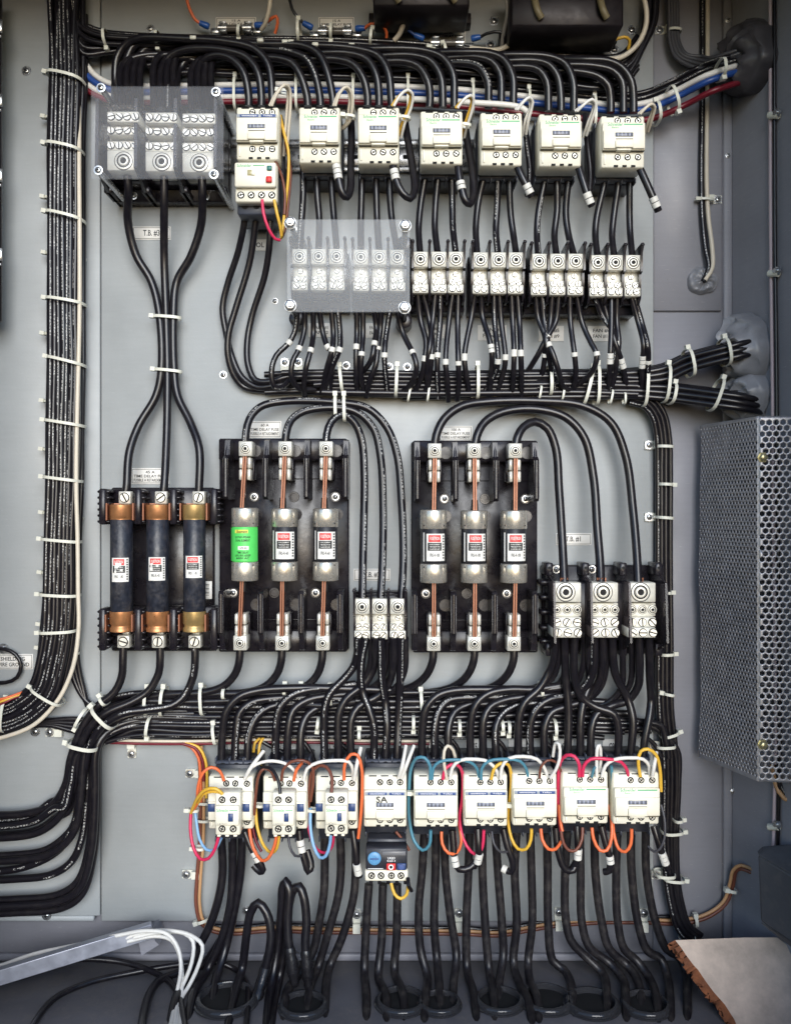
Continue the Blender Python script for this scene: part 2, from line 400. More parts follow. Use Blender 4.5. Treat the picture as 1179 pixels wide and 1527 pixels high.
def tie(x0, y0, x1, y1, h, depth, label, w=5.0, head=True, grp='white nylon cable ties', mt=None, n=18, part_of=None, tail=0):
    """nylon strap looped round a bundle; head at the first end"""
    mt = mt or NYL; w *= .74
    a = Vector(F(x0, y0, h)); b = Vector(F(x1, y1, h)); c = (a+b)/2; ax = (b-a)/2; L_ = ax.length; ax.normalize()
    side = Vector((-ax.y, ax.x, 0)); m = M(); vs = []; fs = []
    for i in range(n):
        t = 2*PI*i/n
        ct, st = math.cos(t), math.sin(t)
        ct = math.copysign(abs(ct)**.7, ct); st = math.copysign(abs(st)**.7, st)
        for (rr, ww) in ((0, -1), (0, 1), (1.1, 1), (1.1, -1)):
            p = c+ax*((L_+rr)*ct)+Vector((0, 0, 1))*((depth+rr)*st)+side*(ww*w/2); vs.append(p)
    for i in range(n):
        j = (i+1) % n
        for k in range(4): fs.append([i*4+k, i*4+(k+1) % 4, j*4+(k+1) % 4, j*4+k])
    th = Thing('cable_tie', label, 'cable tie', tuple(c), grp) if part_of is None else None
    m.add(vs, fs, mt)
    if head:
        p = a-ax*2.5; hm = M(); hw = w*.72; d = 4.2
        vs = []
        for s1 in (-1, 1):
            for s2 in (-1, 1):
                for s3 in (-1, 1): vs.append(p+ax*(s1*d*.8)+side*(s2*hw)+Vector((0, 0, depth*.35+s3*d)))
        hm.add(vs, [[0, 1, 3, 2], [4, 6, 7, 5], [0, 4, 5, 1], [2, 3, 7, 6], [0, 2, 6, 4], [1, 5, 7, 3]], mt)
        if tail: hm.tube([p+Vector((0, 0, depth*.35)), p-ax*tail*.6+Vector((0, 0, depth*.35+3)), p-ax*tail+Vector((0, 0, depth*.35+4))], 1.3, mt, 5)
    if th:
        th.part(m, 'strap')
        if head: th.part(hm, 'tie_head')
        return th
    return m
def mount(x, y, ang, label, h=0, ln=26):
    """screw-down nylon tie mount"""
    u, v, h = F(x, y, h); t = Thing('tie_mount', label, 'tie mount', (u, v, h), 'screwed nylon tie mounts')
    m = M(); c, s_ = math.cos(ang), math.sin(ang)
    def R(a, b): return (u+a*c-b*s_, v+a*s_+b*c)
    m.prism([R(-6, -6), R(4, -6.5), R(ln, -4), R(ln, 4), R(4, 6.5), R(-6, 6)], h, h+4, NYL)
    m.prism([R(ln*.45, -5.5), R(ln, -5.5), R(ln, 5.5), R(ln*.45, 5.5)], h+4, h+10, NYL)
    t.part(m, 'mount_pad')
    m = M(); pozi(m, u, v, h+4, 4.4, STEEL, random.random()); t.part(m, 'screw')
GR = {}
def cable(pts, w, mt, label, group, name='cable', cat='cable', n=10, roll=None, marks=(), rads=None, h=None, origin=None):
    """pts: (x, y, h) as seen in the photograph with its height over the panel; w: seen width"""
    P = [F(*p) for p in pts]
    mh = sum(p[2] for p in pts)/len(pts)
    m = M(); r = w/2*K(mh)
    if roll is None: roll = random.uniform(-.5, .5)
    Q, T = m.tube(P, r, mt, n, True, roll, rads=rads)
    org = P[0]
    if marks:
        t = Thing(name, label, cat, org, group); t.part(m, 'jacket')
        for mk in marks:
            tgt = Vector(F(mk[0], mk[1], mh)); i = min(range(len(Q)), key=lambda k: (Q[k].xy-tgt.xy).length)
            a = Q[i]; d = T[i]; L_ = mk[2] if len(mk) > 2 else 6
            mm = M(); q = -L_/2; nq = max(1, round(L_/7.5)); sl_ = L_/nq
            for k in range(nq):
                p = [a+d*(q+e) for e in (.2, .5, sl_-.9, sl_-.5)]
                mm.tube(p, 0, MARK, 10, False, rads=[r+.2, r+.75, r+.75, r+.2]); q += sl_
            t.part(mm, 'marker_sleeve')
        return t.o
    o = m.build(name, None, org); tag(o, label, cat, group); return o
wire_n = {}
def wire(pts, mt, label, w=4.6, group='coloured control wires', marks=()):
    return cable(pts, w, mt, label, group, 'control_wire', 'wire', n=8, marks=marks)
def sticker(x0, y0, x1, y1, lines, label, h=0, frame=True, mt=None, grp=None):
    a = F(x0, y0, h); b = F(x1, y1, h); t = Thing('panel_label', label, 'label', a, grp or 'printed panel labels')
    m = M(); m.box(a[0], b[0], a[1], b[1], h+.1, h+1.0, mt or PAPER, .3); t.part(m, 'plate')
    W_, H_ = b[0]-a[0], b[1]-a[1]; q = M(); hh = h+1.15
    if frame:
        for (p0, p1, q0, q1) in ((1.6, W_-1.6, 1.6, 2.2), (1.6, W_-1.6, H_-2.2, H_-1.6), (1.6, 2.2, 2.2, H_-2.2), (W_-2.2, W_-1.6, 2.2, H_-2.2)):
            q.add([(a[0]+p0, a[1]+q0, hh), (a[0]+p1, a[1]+q0, hh), (a[0]+p1, a[1]+q1, hh), (a[0]+p0, a[1]+q1, hh)], [[0, 1, 2, 3]], BLACKI)
    n = len(lines)
    for i, (s, fw) in enumerate(lines):
        letters(q, s, (a[0]+b[0])/2, a[1]+3+(H_-6)*(i+.5)/n, hh, (W_-8)*fw, (H_-7)/n*.74, BLACKI)
    t.part(q, 'lettering')
    return t
# ---------------------------------------------------------------- the cabinet (setting)
def struct(m, name, label=None):
    o = m.build(name); o['kind'] = 'structure'
    if label: o['label'] = label
    return o
m = M(); m.box(151, 974, -60, 1374, -10, 0, PANEL, 1.2); struct(m, 'mounting_panel', 'light grey painted mounting panel carrying the devices')
m = M()
m.box(-160, 149.2, -60, 1366, -10, 0, PANEL, 1.2); m.box(-160, 140, 1366.2, 1374, -10, 0, PANEL, 1.2); struct(m, 'left_panel', 'light grey side strip of the mounting panel')
m = M(); m.box(-160, 1083, -60, 1438, -24, -16, WALL_DIM, 1); m.box(977, 1080, -60, 461, -16, -11, WALL_DIM, 1.5); m.box(977, 1080, 463, 1437, -16, -12.5, WALL_DIM, 1.5)
m.box(1083, 1096, -60, 1437, -24, -12, WALL_DIM, 1.5)
struct(m, 'back_wall', 'grey sheet metal back wall of the cabinet')
# side wall leans outwards towards the door
WA = Vector((1096, 0, -16)); WB = Vector((1208, 0, 430)); WD = (WB-WA).normalized(); WN = Vector((-WD.z, 0, WD.x))
def wallpt(s, v, n=0): p = WA+WD*s+WN*n; return (p.x, v, p.z)
def wall_at(x, n=0):
    """distance along the side wall where it is seen at x"""
    lo, hi = 0, 400
    for _ in range(40):
        md = (lo+hi)/2; p = WA+WD*md+WN*n; xs = CX+(p.x-CX)*D/(D-p.z)
        if xs < x: lo = md
        else: hi = md
    return lo
def wp(x, y, n=0):
    s = wall_at(x, n); p = WA+WD*s+WN*n; return (p.x, CY+(y-CY)*K(p.z), p.z)
def wq(x, y, n=0): return (x, y, wp(x, y, n)[2])
m = M()
a, b = WA, WB
m.prism([(a.x, a.z), (b.x, b.z), (b.x+8, b.z), (a.x+8, a.z)], -60, 1437, WALL_DIM, 'uh'); struct(m, 'right_wall', 'grey right side wall of the cabinet')
m = M(); m.box(-176, -160, -60, 1437, -24, 420, WALL_DIM, 1); struct(m, 'left_wall', 'grey left side wall of the cabinet')
m = M(); m.box(-176, 1300, -76, -60, -24, 420, WALL_DIM, 1); struct(m, 'top_wall', 'grey top of the cabinet')
m = M(); zz = 420     # unseen flanges added round the front to shade the panel's edges
m.box(-176, 30, -76, 1450, zz, zz+14, WALL_DIM, 1); m.box(1085, 1300, -76, 1450, zz, zz+14, WALL_DIM, 1); m.box(30, 1085, -76, 0, zz, zz+13, WALL_DIM, 1); m.box(30, 1085, 1345, 1450, zz, zz+13, WALL_DIM, 1)
struct(m, 'edge_shade_frame', 'grey front frame round the door opening of the cabinet')
m = M(); m.box(-176, 1400, 1438, 1450, -24, 420, FLOORM, 1); m.box(-160, 1095, 1428, 1437.9, -15.9, -9, WALL_DIM, 1); struct(m, 'floor', 'dusty grey sheet metal floor of the cabinet')
# ---------------------------------------------------------------- contactors
def put(t, name, fn, *a, parent=None):
    m = M(); fn(m, *a); return t.part(m, name, parent)
def contactor(x0, y0, x1, y1, style, label, row, et, eb, aux=None, note=None, grp=None):
    hf = 112; k = K(hf)
    u0, v0, _ = F(x0, y0, hf); u1, v1, _ = F(x1, y1, hf); w = u1-u0; H = v1-v0; q = .115*row
    t = Thing('contactor', label, 'contactor', ((u0+u1)/2, (v0+v1)/2, 0), grp)
    m = M(); m.box(u0-1, u1+1, v0-et, v1+eb, 0, 46, DRK, 1.5); m.box(u0+1, u1-1, v0-et+1, v1+eb-1, 46, 61, SLATE, 1.5)
    for i in range(4):
        uu = u0+w*(.02+.32*i)
        m.box(uu-1, uu+1, v0-et-4, v0-et+4, 30, 63, SLATE, .5); m.box(uu-1, uu+1, v1+eb-4, v1+eb+3, 30, 63, SLATE, .5)
    m.box(u0+3, u1-3, v0-et+4, v1+eb-4, 61, 66, DRK, 1)
    t.part(m, 'base')
    m = M()
    for i in range(3):
        uu = u0+w*(.18+.32*i)
        if et > 6: put(t, 'power_terminal', deep, uu, v0-et+8.0, 61, 4.6, random.random()*3, STEEL)
        if eb > 1: put(t, 'power_terminal', deep, uu, v1+eb-9, 61, 4.4, random.random()*3, DRK)
    m = M(); m.box(u0, u1, v0, v1, 66, 103, CREAM, 2)
    m.box(u0+.5, u1-.5, v0+H*(.16+q), v0+H*(.70+q), 103, 109.5, CREAM2, 1.6)
    m.box(u0+1.5, u1-1.5, v0+H*(.33+q), v0+H*(.68+q), 109.5, 112, CREAM2, 1.2)
    m.box(u0+w*.06, u0+w*.10, v0+H*(.74+q), v1-4, 103, 104.5, CREAM, .4)
    for i in range(3): m.box(u0+w*(.29+.2*i), u0+w*(.39+.2*i), v1-3.5, v1-.8, 103, 103.5, HOLE_SHADE, .2)
    for i in range(3): m.box(u0+w*(.12+.28*i), u0+w*(.3+.28*i), v0+1.0, v0+2.6, 103, 103.4, HOLE_SHADE, .2)
    m.box(u0+1.5, u1-1.5, v0+H*(.70+q), v0+H*(.71+q), 103, 109.2, mat('seam_shadow', (.12, .11, .08), .8), .1)
    t.part(m, 'housing')
    if not aux:
        m = M(); m.box(u0+w*.29, u0+w*.70, v0+H*(.53+q), v0+H*(.675+q), 112, 115, CREAM2, .8); m.box(u0+w*.33, u0+w*.66, v0+H*(.675+q), v0+H*(.715+q), 104, 112, CREAM, .5)
        t.part(m, 'slider')
        m = M(); m.box(u0+w*.29, u0+w*.70, v0+H*(.38+q), v0+H*(.46+q), 112, 112.5, WIN, .2)
        for i in range(4): m.box(u0+w*(.33+.09*i), u0+w*(.37+.09*i), v0+H*(.388+q), v0+H*(.452+q), 112.5, 113, mat('window_rib', (.28, .30, .38), .35), .2)
        t.part(m, 'window')
        m = M()
        m.add([(u0+w*.3, v0+H*(.495+q), 112.3), (u0+w*.7, v0+H*(.495+q), 112.3), (u0+w*.7, v0+H*(.508+q), 112.3), (u0+w*.3, v0+H*(.508+q), 112.3)], [[0, 1, 2, 3]], HOLE_SHADE)
        t.part(m, 'slot')
    m = M()
    sc = [.38, .61, .85] if not aux else [.86]
    for i, fx in enumerate(sc):
        put(t, 'terminal_screw', deep, u0+w*fx, v0+H*(.10+q*.4), 103, 4.0, random.random()*3)
        put(t, 'terminal_screw', deep, u0+w*fx, v0+H*(.80+q*.55), 103, 4.0, random.random()*3)
    if aux:
        put(t, 'terminal_screw', deep, u0+w*.40, v0+H*.14, 103, 4.0, 1); put(t, 'terminal_screw', deep, u0+w*.60, v0+H*.14, 103, 4.0, 2)
    m = M()
    m = M()
    if style == 'green':
        letters(m, 'Schneider', u0+w*.30, v0+H*(.205+q*.9), 109.7, w*.34, 4.6, GRNI)
        m.add([(u0+w*.50, v0+H*(.195+q*.9), 109.7), (u0+w*.93, v0+H*(.195+q*.9), 109.7), (u0+w*.93, v0+H*(.22+q*.9), 109.7), (u0+w*.50, v0+H*(.22+q*.9), 109.7)], [[0, 1, 2, 3]], GRNI)
        letters(m, 'Electric', u0+w*.30, v0+H*(.265+q*.9), 109.7, w*.16, 2.6, GRNI)
    elif style == 'blue':
        m.box(u0+w*.03, u1-w*.03, v0+H*(.175+q*1.1), v0+H*(.245+q*1.1), 109.5, 109.9, mat('pale_strip', (.35, .38, .42), .5), .1)
        m.box(u0+w*.10, u0+w*.54, v0+H*(.185+q*1.1), v0+H*(.235+q*1.1), 109.9, 110.2, BLUI, .1); m.box(u0+w*.60, u1-w*.06, v0+H*(.185+q*1.1), v0+H*(.235+q*1.1), 109.9, 110.2, BLUI, .1)
        letters(m, 'telemecanique', u0+w*.32, v0+H*(.21+q*1.1), 110.3, w*.36, 2.4, WHTI); letters(m, 'TeSys', u0+w*.76, v0+H*(.21+q*1.1), 110.3, w*.22, 2.2, WHTI)
    if note: letters(m, note, u0+w*.42, v0+H*.435, 112.5, 16, 8.5, BLACKI, bold=1)
    if m.f: t.part(m, 'lettering')
    if aux:
        for bx in (.1, .87):
            m = M(); m.box(u0+w*bx-5, u0+w*bx+4.5, v0+H*.48, v0+H*.63, 112, 113, BLUP, .3); t.part(m, 'blue_tab')
        ax0, ay0, ax1, ay1 = aux; ha = 140
        A = F(ax0, ay0, ha); B = F(ax1, ay1, ha); aw = B[0]-A[0]; ah = B[1]-A[1]
        m = M(); m.box(A[0], B[0], A[1], B[1], 113, 134, CREAM, 1.5); m.box(A[0]+.5, B[0]-.5, A[1]+ah*.28, B[1]-ah*.26, 134, 140, CREAM2, 1.4)
        for i in range(3): m.box(A[0]+aw*(.05+.33*i), A[0]+aw*(.2+.33*i), B[1]-.5, B[1]+3, 116, 132, CREAM2, .6)
        ab = t.part(m, 'auxiliary_block')
        m = M()
        for fx in (.27, .72):
            put(t, 'terminal_screw', deep, A[0]+aw*fx, A[1]+ah*.17, 134, 4.3, random.random()*3, parent=ab); put(t, 'terminal_screw', deep, A[0]+aw*fx, A[1]+ah*.85, 134, 4.3, random.random()*3, parent=ab)
        m = M(); m.box(A[0]+aw*.55, A[0]+aw*.75, A[1]+ah*.45, A[1]+ah*.64, 140, 141.5, BLUP, .3); t.part(m, 'blue_tab', ab)
        m = M(); letters(m, 'Schneider', A[0]+aw*.33, A[1]+ah*.38, 140.2, aw*.5, 4.6, GRNI)
        m.box(A[0]+aw*.60, A[0]+aw*.92, A[1]+ah*.37, A[1]+ah*.39, 140, 140.3, GRNI, .1)
        letters(m, 'LADN11', A[0]+aw*.32, A[1]+ah*.70, 140.2, aw*.4, 3.2, mat('faint_ink', (.35, .34, .3), .6)); t.part(m, 'lettering', ab)
    return t
G1 = 'contactors of the upper row'; G2 = 'contactors of the lower row'
contactor(351, 155, 414, 234, 'blue', 'cream contactor with a blue brand strip, above the small overload relay', 0, 4, 3, grp=G1)
for i, (r_, w_) in enumerate([((445, 155, 506, 239), 'just right of the blue-striped one'), ((533, 155, 595, 240), 'third in its row'), ((627, 161, 690, 241), 'in the middle of its row'),
        ((717, 163, 779, 243), 'third from the right of its row'), ((805, 165, 868, 244), 'second from the right of its row'), ((898, 168, 963, 246), 'last on the right beside the bare wall')]):
    contactor(*r_, 'green', 'cream green-lettered contactor of the upper row, '+w_, 0, 4, 3, grp=G1)
contactor(309, 1160, 376, 1240, '', 'lower cream contactor with add-on contact block and yellow wires, beside the tan wire run', 1, 9, 30, aux=(320, 1184, 357, 1248), grp=G2)
contactor(391, 1160, 457, 1240, '', 'lower cream contactor with add-on contact block, second from the left', 1, 9, 30, aux=(405, 1184, 439, 1248), grp=G2)
contactor(470, 1159, 533, 1240, '', 'lower cream contactor with add-on contact block, beside the one marked SA', 1, 9, 30, aux=(484, 1184, 518, 1247), grp=G2)
contactor(542, 1158, 606, 1237, 'blue', 'cream contactor with SA handwritten on its cover', 1, 9, 25, note='SA', grp=G2)
contactor(617, 1158, 683, 1237, 'blue', 'blue-striped cream contactor just right of the one marked SA', 1, 9, 27, grp=G2)
contactor(692, 1158, 757, 1236, 'blue', 'blue-striped cream contactor, second to the right of the one marked SA', 1, 9, 27, grp=G2)
contactor(765, 1156, 831, 1235, 'blue', 'blue-striped cream contactor left of the lower green-lettered pair', 1, 9, 27, grp=G2)
contactor(840, 1154, 908, 1232, 'green', 'green-lettered cream contactor of the lower row with two crimson wires above', 1, 9, 27, grp=G2)
contactor(916, 1155, 985, 1233, 'green', 'green-lettered cream contactor at the right end of the lower row', 1, 9, 27, grp=G2)
# overload relays
def relay_top():
    hf = 112; u0, v0, _ = F(349, 241, hf); u1, v1, _ = F(412, 298, hf); w = u1-u0; H = v1-v0
    t = Thing('overload_relay', 'cream overload relay with a red button under the blue-striped upper contactor', 'overload relay', (u0, v0, 0))
    m = M(); m.box(u0+3, u1-1, v0+2, v1+2, 0, 60, DRK, 2); m.box(u0+3, u1-1, v0+H*.8, v1+1, 60, 86, SLATE, 2); t.part(m, 'base')
    m = M(); m.box(u0, u1, v0, v1, 86, 104, CREAM, 2); m.box(u0+.5, u1-.5, v0+.5, v0+H*.66, 104, 112, CREAM2, 2); t.part(m, 'housing')
    m = M()
    for i in range(4): put(t, 'terminal_screw', deep, u0+w*(.14+.245*i), v0+H*.82, 104, 4.4, random.random()*3)
    m = M(); m.box(u0+w*.76, u0+w*.90, v0+H*.40, v0+H*.56, 112, 116, REDI, 1); t.part(m, 'stop_button')
    m = M(); m.box(u0+w*.78, u0+w*.90, v0+H*.12, v0+H*.24, 112, 115, mat('teal_button', (.03, .16, .14), .4), .8); t.part(m, 'reset_button')
    m = M(); m.box(u0+w*.32, u0+w*.46, v0+H*.22, v0+H*.36, 112, 113.2, mat('amber_window', (.4, .36, .2), .3), .6); m.box(u0+w*.42, u0+w*.50, v0+H*.22, v0+H*.36, 113.2, 114, CREAM, .3); t.part(m, 'dial')
    m = M(); letters(m, 'Schneider', u0+w*.24, v0+H*.10, 112.2, w*.34, 4.2, GRNI); m.box(u0+w*.45, u0+w*.72, v0+H*.09, v0+H*.115, 112, 112.3, GRNI, .1); t.part(m, 'lettering')
    u0b, v0b, _ = F(354, 299, 86); u1b, v1b, _ = F(411, 320, 86)
    m = M(); m.box(u0b, u1b, v0b, v1b, 20, 86, SLATE, 2); t.part(m, 'terminal_shroud')
    m = M()
    for i in range(3): put(t, 'screw_well_shade', lambda m, i: m.lathe((u0b+(u1b-u0b)*(.2+.3*i), (v0b+v1b)/2-2, 86), [(0, 4.5), (.3, 4.5)], HOLE_SHADE, 'h', 14), i)
relay_top()
def relay_low():
    hf = 112; u0, v0, _ = F(545, 1266, hf); u1, v1, _ = F(607, 1317, hf); w = u1-u0; H = v1-v0
    t = Thing('overload_relay', 'dark-faced overload relay with a blue dial hanging under the contactor marked SA', 'overload relay', (u0, v0, 0))
    m = M(); m.box(u0+1, u1-1, v0-4, v1+8, 0, 84, DRK, 2)
    for i in range(5): m.box(u0+4+i*12, u0+9+i*12, v1+4, v1+14, 40, 84, BAKE, 1)
    t.part(m, 'base')
    m = M(); m.box(u0, u1, v0, v0+H*.66, 84, 108, DRK, 2); m.box(u0+w*.4, u1-2, v0+4, v0+10, 108, 110, mat('grey_face', (.16, .16, .17), .4), .5); t.part(m, 'face')
    m = M(); m.box(u0-1, u1+1, v0+H*.68, v1, 84, 106, CREAM2, 1.5); t.part(m, 'terminal_strip')
    m = M()
    for fx in (.14, .37, .62, .85): put(t, 'terminal_screw', deep, u0+w*fx, v0+H*.83, 106, 4.3, random.random()*3)
    m = M(); m.lathe((u0+w*.21, v0+H*.30, 108), [(0, 9), (2, 9), (3, 7.5), (3, 3.2), (1.5, 3), (1.5, .01)], mat('dial_blue', (.10, .28, .50), .4), 'h', 20); m.box(u0+w*.21-6, u0+w*.21+6, v0+H*.30-.8, v0+H*.30+.8, 111, 111.6, BLUI, .2); t.part(m, 'dial')
    m = M(); m.box(u0+w*.50, u0+w*.72, v0+H*.44, v0+H*.64, 108, 111, REDI, .8); t.part(m, 'stop_button')
    m = M(); m.lathe((u0+w*.61, v0+H*.54, 111), [(0, 3.6), (.6, 3.6), (.6, 2.2), (0, 2.0)], WHTI, 'h', 14); t.part(m, 'button_mark')
    m = M(); m.box(u0+w*.75, u0+w*.97, v0+H*.44, v0+H*.64, 108, 110.5, BLUP, .8); m.lathe((u0+w*.86, v0+H*.54, 110.5), [(0, 4), (1, 3.8), (1.2, .01)], BLUI, 'h', 14); t.part(m, 'reset_button')
    m = M(); letters(m, 'LR2D', u0+w*.62, v0+H*.30, 108.3, 10, 3, WHTI); letters(m, '0.63-1', u0+w*.62, v0+H*.38, 108.3, 11, 2.6, WHTI); m.box(u0+w*.05, u0+w*.42, v0+H*.60, v0+H*.62, 108, 108.5, WHTI, .1); t.part(m, 'lettering')
relay_low()
# DIN rail behind the upper row
m = M()
u0, v0, _ = F(345, 208, 8); u1, v1, _ = F(722, 256, 8)
m.box(u0, u1, v0, v0+9, 5, 9, STEEL, .5); m.box(u0, u1, v0+9, v1-9, 0.2, 3, STEEL, .5); m.box(u0, u1, v1-9, v1, 5, 9, STEEL, .5)
m.box(u0, u1, v0+8, v0+10, 1, 7, STEEL, .3); m.box(u0, u1, v1-10, v1-8, 1, 7, STEEL, .3)
for i in range(14):
    uu = u0+20+i*26; m.box(uu, uu+13, (v0+v1)/2-3, (v0+v1)/2+3, 3, 3.4, HOLE_SHADE, .1)
tag(m.build('mounting_rail', None, (u0, v0, 0)), 'long zinc-plated mounting rail behind the upper contactors', 'rail')
# ---------------------------------------------------------------- three-pole terminal blocks
def tblock(xs, y, label, spikes=True, tall=0):
    """xs: seen lug centres; y: seen top of the lugs"""
    hh = 75; ps = [F(x, y, hh) for x in xs]; v0 = ps[0][1]; p = (ps[-1][0]-ps[0][0])/(len(ps)-1); k = K(hh)
    ua, ub = ps[0][0]-p/2-2, ps[-1][0]+p/2+2
    t = Thing('terminal_block', label, 'terminal block', ((ua+ub)/2, v0+30, 0), 'three-pole distribution terminal blocks')
    m = M(); m.box(ua, ub, v0-6, v0+74*k+6, 0, 34, BAKE, 1.5); m.box(ua+2, ub-2, v0-3, v0+68*k, 34, 52, BAKE, 1)
    t.part(m, 'base')
    n = len(xs)
    edges = [ps[0][0]-p/2]+[ps[i][0]+p/2 for i in range(n)]
    for i, e in enumerate(edges):
        m = M(); e2 = e+(1.2 if i == 0 else (-1.2 if i == n else 0))
        m.prism([(v0-13, 40), (v0-15, 84), (v0-9, 84), (v0-2, 78), (v0+24, 78), (v0+26, 70), (v0+63*k, 70), (v0+72*k, 60), (v0+72*k, 34), (v0-4, 34)], e2-1.5, e2+1.5, BAKE, 'vh')
        m.lathe((e2, v0-12, 80), [(-4, 2.4), (4, 2.6), (5, 1.4), (5.2, .01)], BAKE, 'h', 8)
        t.part(m, 'barrier')
    for i, q in enumerate(ps):
        u = q[0]+random.uniform(-.4, .4); w = 10.8
        m = M(); m.box(u-w, u+w, v0, v0+23*k, 50, hh, ALU, 1); m.box(u-w*.98, u+w*.98, v0+23*k, v0+39*k, 48, 62, ALU, .6)
        m.box(u-w, u+w, v0+38*k, v0+48*k, 48, 66, ALU, .6); m.box(u-w-.3, u+w+.3, v0+48*k, v0+61*k, 48, 72, ALU, .8)
        lg = t.part(m, 'lug')
        m = M(); socket(m, u, v0+11.8*k, hh, 8.2, TIN); t.part(m, 'clamp_screw', lg)
        m = M(); slotted(m, u, v0+30*k, 62, 3.2, random.random()*3, TIN, True); t.part(m, 'link_screw', lg)
        m = M()
        for du in (-4.9, 4.9):
            put(t, 'outgoing_screw', slotted, u+du, v0+43*k, 66, 3.7, random.random()*3, TIN, True, parent=lg); put(t, 'outgoing_screw', slotted, u+du, v0+54.5*k, 72, 4.0, random.random()*3, TIN, True, parent=lg)
    return t
TBL = [((447, 475, 502), 371, 'three-pole terminal block under the left half of the hex-nut cover'), ((538, 565, 592), 372, 'three-pole terminal block under the right half of the hex-nut cover'),
       ((627, 654, 680), 375, 'open three-pole terminal block touching the hex-nut cover'), ((716, 743, 769), 376, 'open three-pole terminal block, second to the right of the hex-nut cover'),
       ((803.5, 831, 858), 378, 'open three-pole terminal block, third to the right of the hex-nut cover'), ((891, 917, 943.5), 380, 'open three-pole terminal block at the right end of the upper row'),
       ((540, 566, 592.5), 893, 'three-pole terminal block standing between the two short-fuse holders')]
for a in TBL: tblock(*a)
# ---------------------------------------------------------------- covers
def cover(x0, y0, x1, y1, h, mt, label, nuts, th=4, hexn=False, fr=0):
    a = F(x0, y0, h); b = F(x1, y1, h); t = Thing('clear_cover', label, 'cover', (a[0], a[1], h))
    m = M(); m.box(a[0], b[0], a[1], b[1], h, h+th, mt, 1.0); t.part(m, 'sheet')
    for (nx, ny) in nuts:
        q = F(nx, ny, h+th); m = M()
        m.lathe((q[0], q[1], 0), [(0, 4), (h-.2, 4)], BAKE if hexn else STEEL, 'h', 12)
        if hexn: m.lathe((q[0], q[1], 0), [(0.2, 12), (34, 11.5), (36, 8)], BAKE, 'h', 18)
        t.part(m, 'standoff')
        m = M()
        if hexn:
            m.lathe((q[0], q[1], h+th), [(0, 8.6), (1, 8.6)], mat('dull_washer', (.42, .43, .44), .5, .6), 'h', 18); m.lathe((q[0], q[1], h+th+1), [(0, 7.6), (5, 7.6), (6, 6.6), (6, 4)], STEEL, 'h', 6, smooth=False)
            m.lathe((q[0], q[1], h+th+2), [(0, 3.6), (8, 3.6), (9, 3), (9, .01)], STEEL, 'h', 12)
        else: pozi(m, q[0], q[1], h+th, 4.3, STEEL, .3)
        t.part(m, 'nut' if hexn else 'screw')
cover(428, 328, 611, 466, 108, ACRYL_HAZE, 'clear cover plate with painted-in sky haze, held by four hex nuts over two terminal blocks', [(433, 333), (604, 337), (433, 456), (603, 459)], 4, True)
cover(137, 130, 334, 268, 126, ACRYL, 'clear cover plate with four screws over the big upper left terminal block', [(151, 131), (322, 137), (147, 254), (319, 260)])
# ---------------------------------------------------------------- big terminal blocks
def big_upper():
    t = Thing('power_terminal_block', 'big black three-pole terminal block under a clear cover, upper left', 'terminal block', (262, 308, 0))
    m = M(); m.box(178, 346, 190, 309, 0, 22, BAKE, 2); m.box(184, 342, 200, 292, 22, 58, BAKE, 2); t.part(m, 'base')
    put(t, 'mounting_screw', pozi, 206, 300, 22, 4, STEEL); put(t, 'mounting_screw', pozi, 312, 301, 22, 4, STEEL)
    for uu in (181, 234, 288, 343):
        m = M(); m.prism([(186, 0), (196, 104), (292, 108), (309, 60), (309, 0)], uu-2.2, uu+2.2, BAKE, 'vh'); m.box(uu-6, uu+6, 300, 309, 20, 60, BAKE, 1); t.part(m, 'barrier')
    for i, (x0, x1) in enumerate(((160, 207), (217, 264), (272, 321))):
        q = M()
        rows = [(166+i*1.4, 182+i*1.4, 108), (188+i*1.4, 201+i*1.4, 97), (210+i*1.2, 224+i*1.2, 86)]
        for (y0, y1, hh) in rows:
            a = F(x0, y0, hh); b = F(x1, y1, hh); q.box(a[0], b[0], a[1], b[1], 50, hh, ALU, 1)
        a = F(x0, 224+i*1.4, 92); b = F(x1, 254+i*1.4, 92); q.box(a[0], b[0], a[1], b[1], 50, 92, ALU, 1)
        a0 = F(x0, 182, 70); b0 = F(x1, 212, 70); q.box(a0[0]+1, b0[0]-1, a0[1], b0[1], 50, 62, ALU, .6)
        lg = t.part(q, 'lug')
        q = M(); c = F((x0+x1)/2+1, 240+i*1.4, 92); socket(q, c[0], c[1], 92, 12, TIN); t.part(q, 'clamp_screw', lg)
        q = M()
        for (y0, y1, hh) in rows:
            for j in range(4):
                c = F(x0+6+j*12, (y0+y1)/2, hh); put(t, 'outgoing_screw', slotted, c[0], c[1], hh, 4.6, random.random()*3, TIN, True, parent=lg)
big_upper()
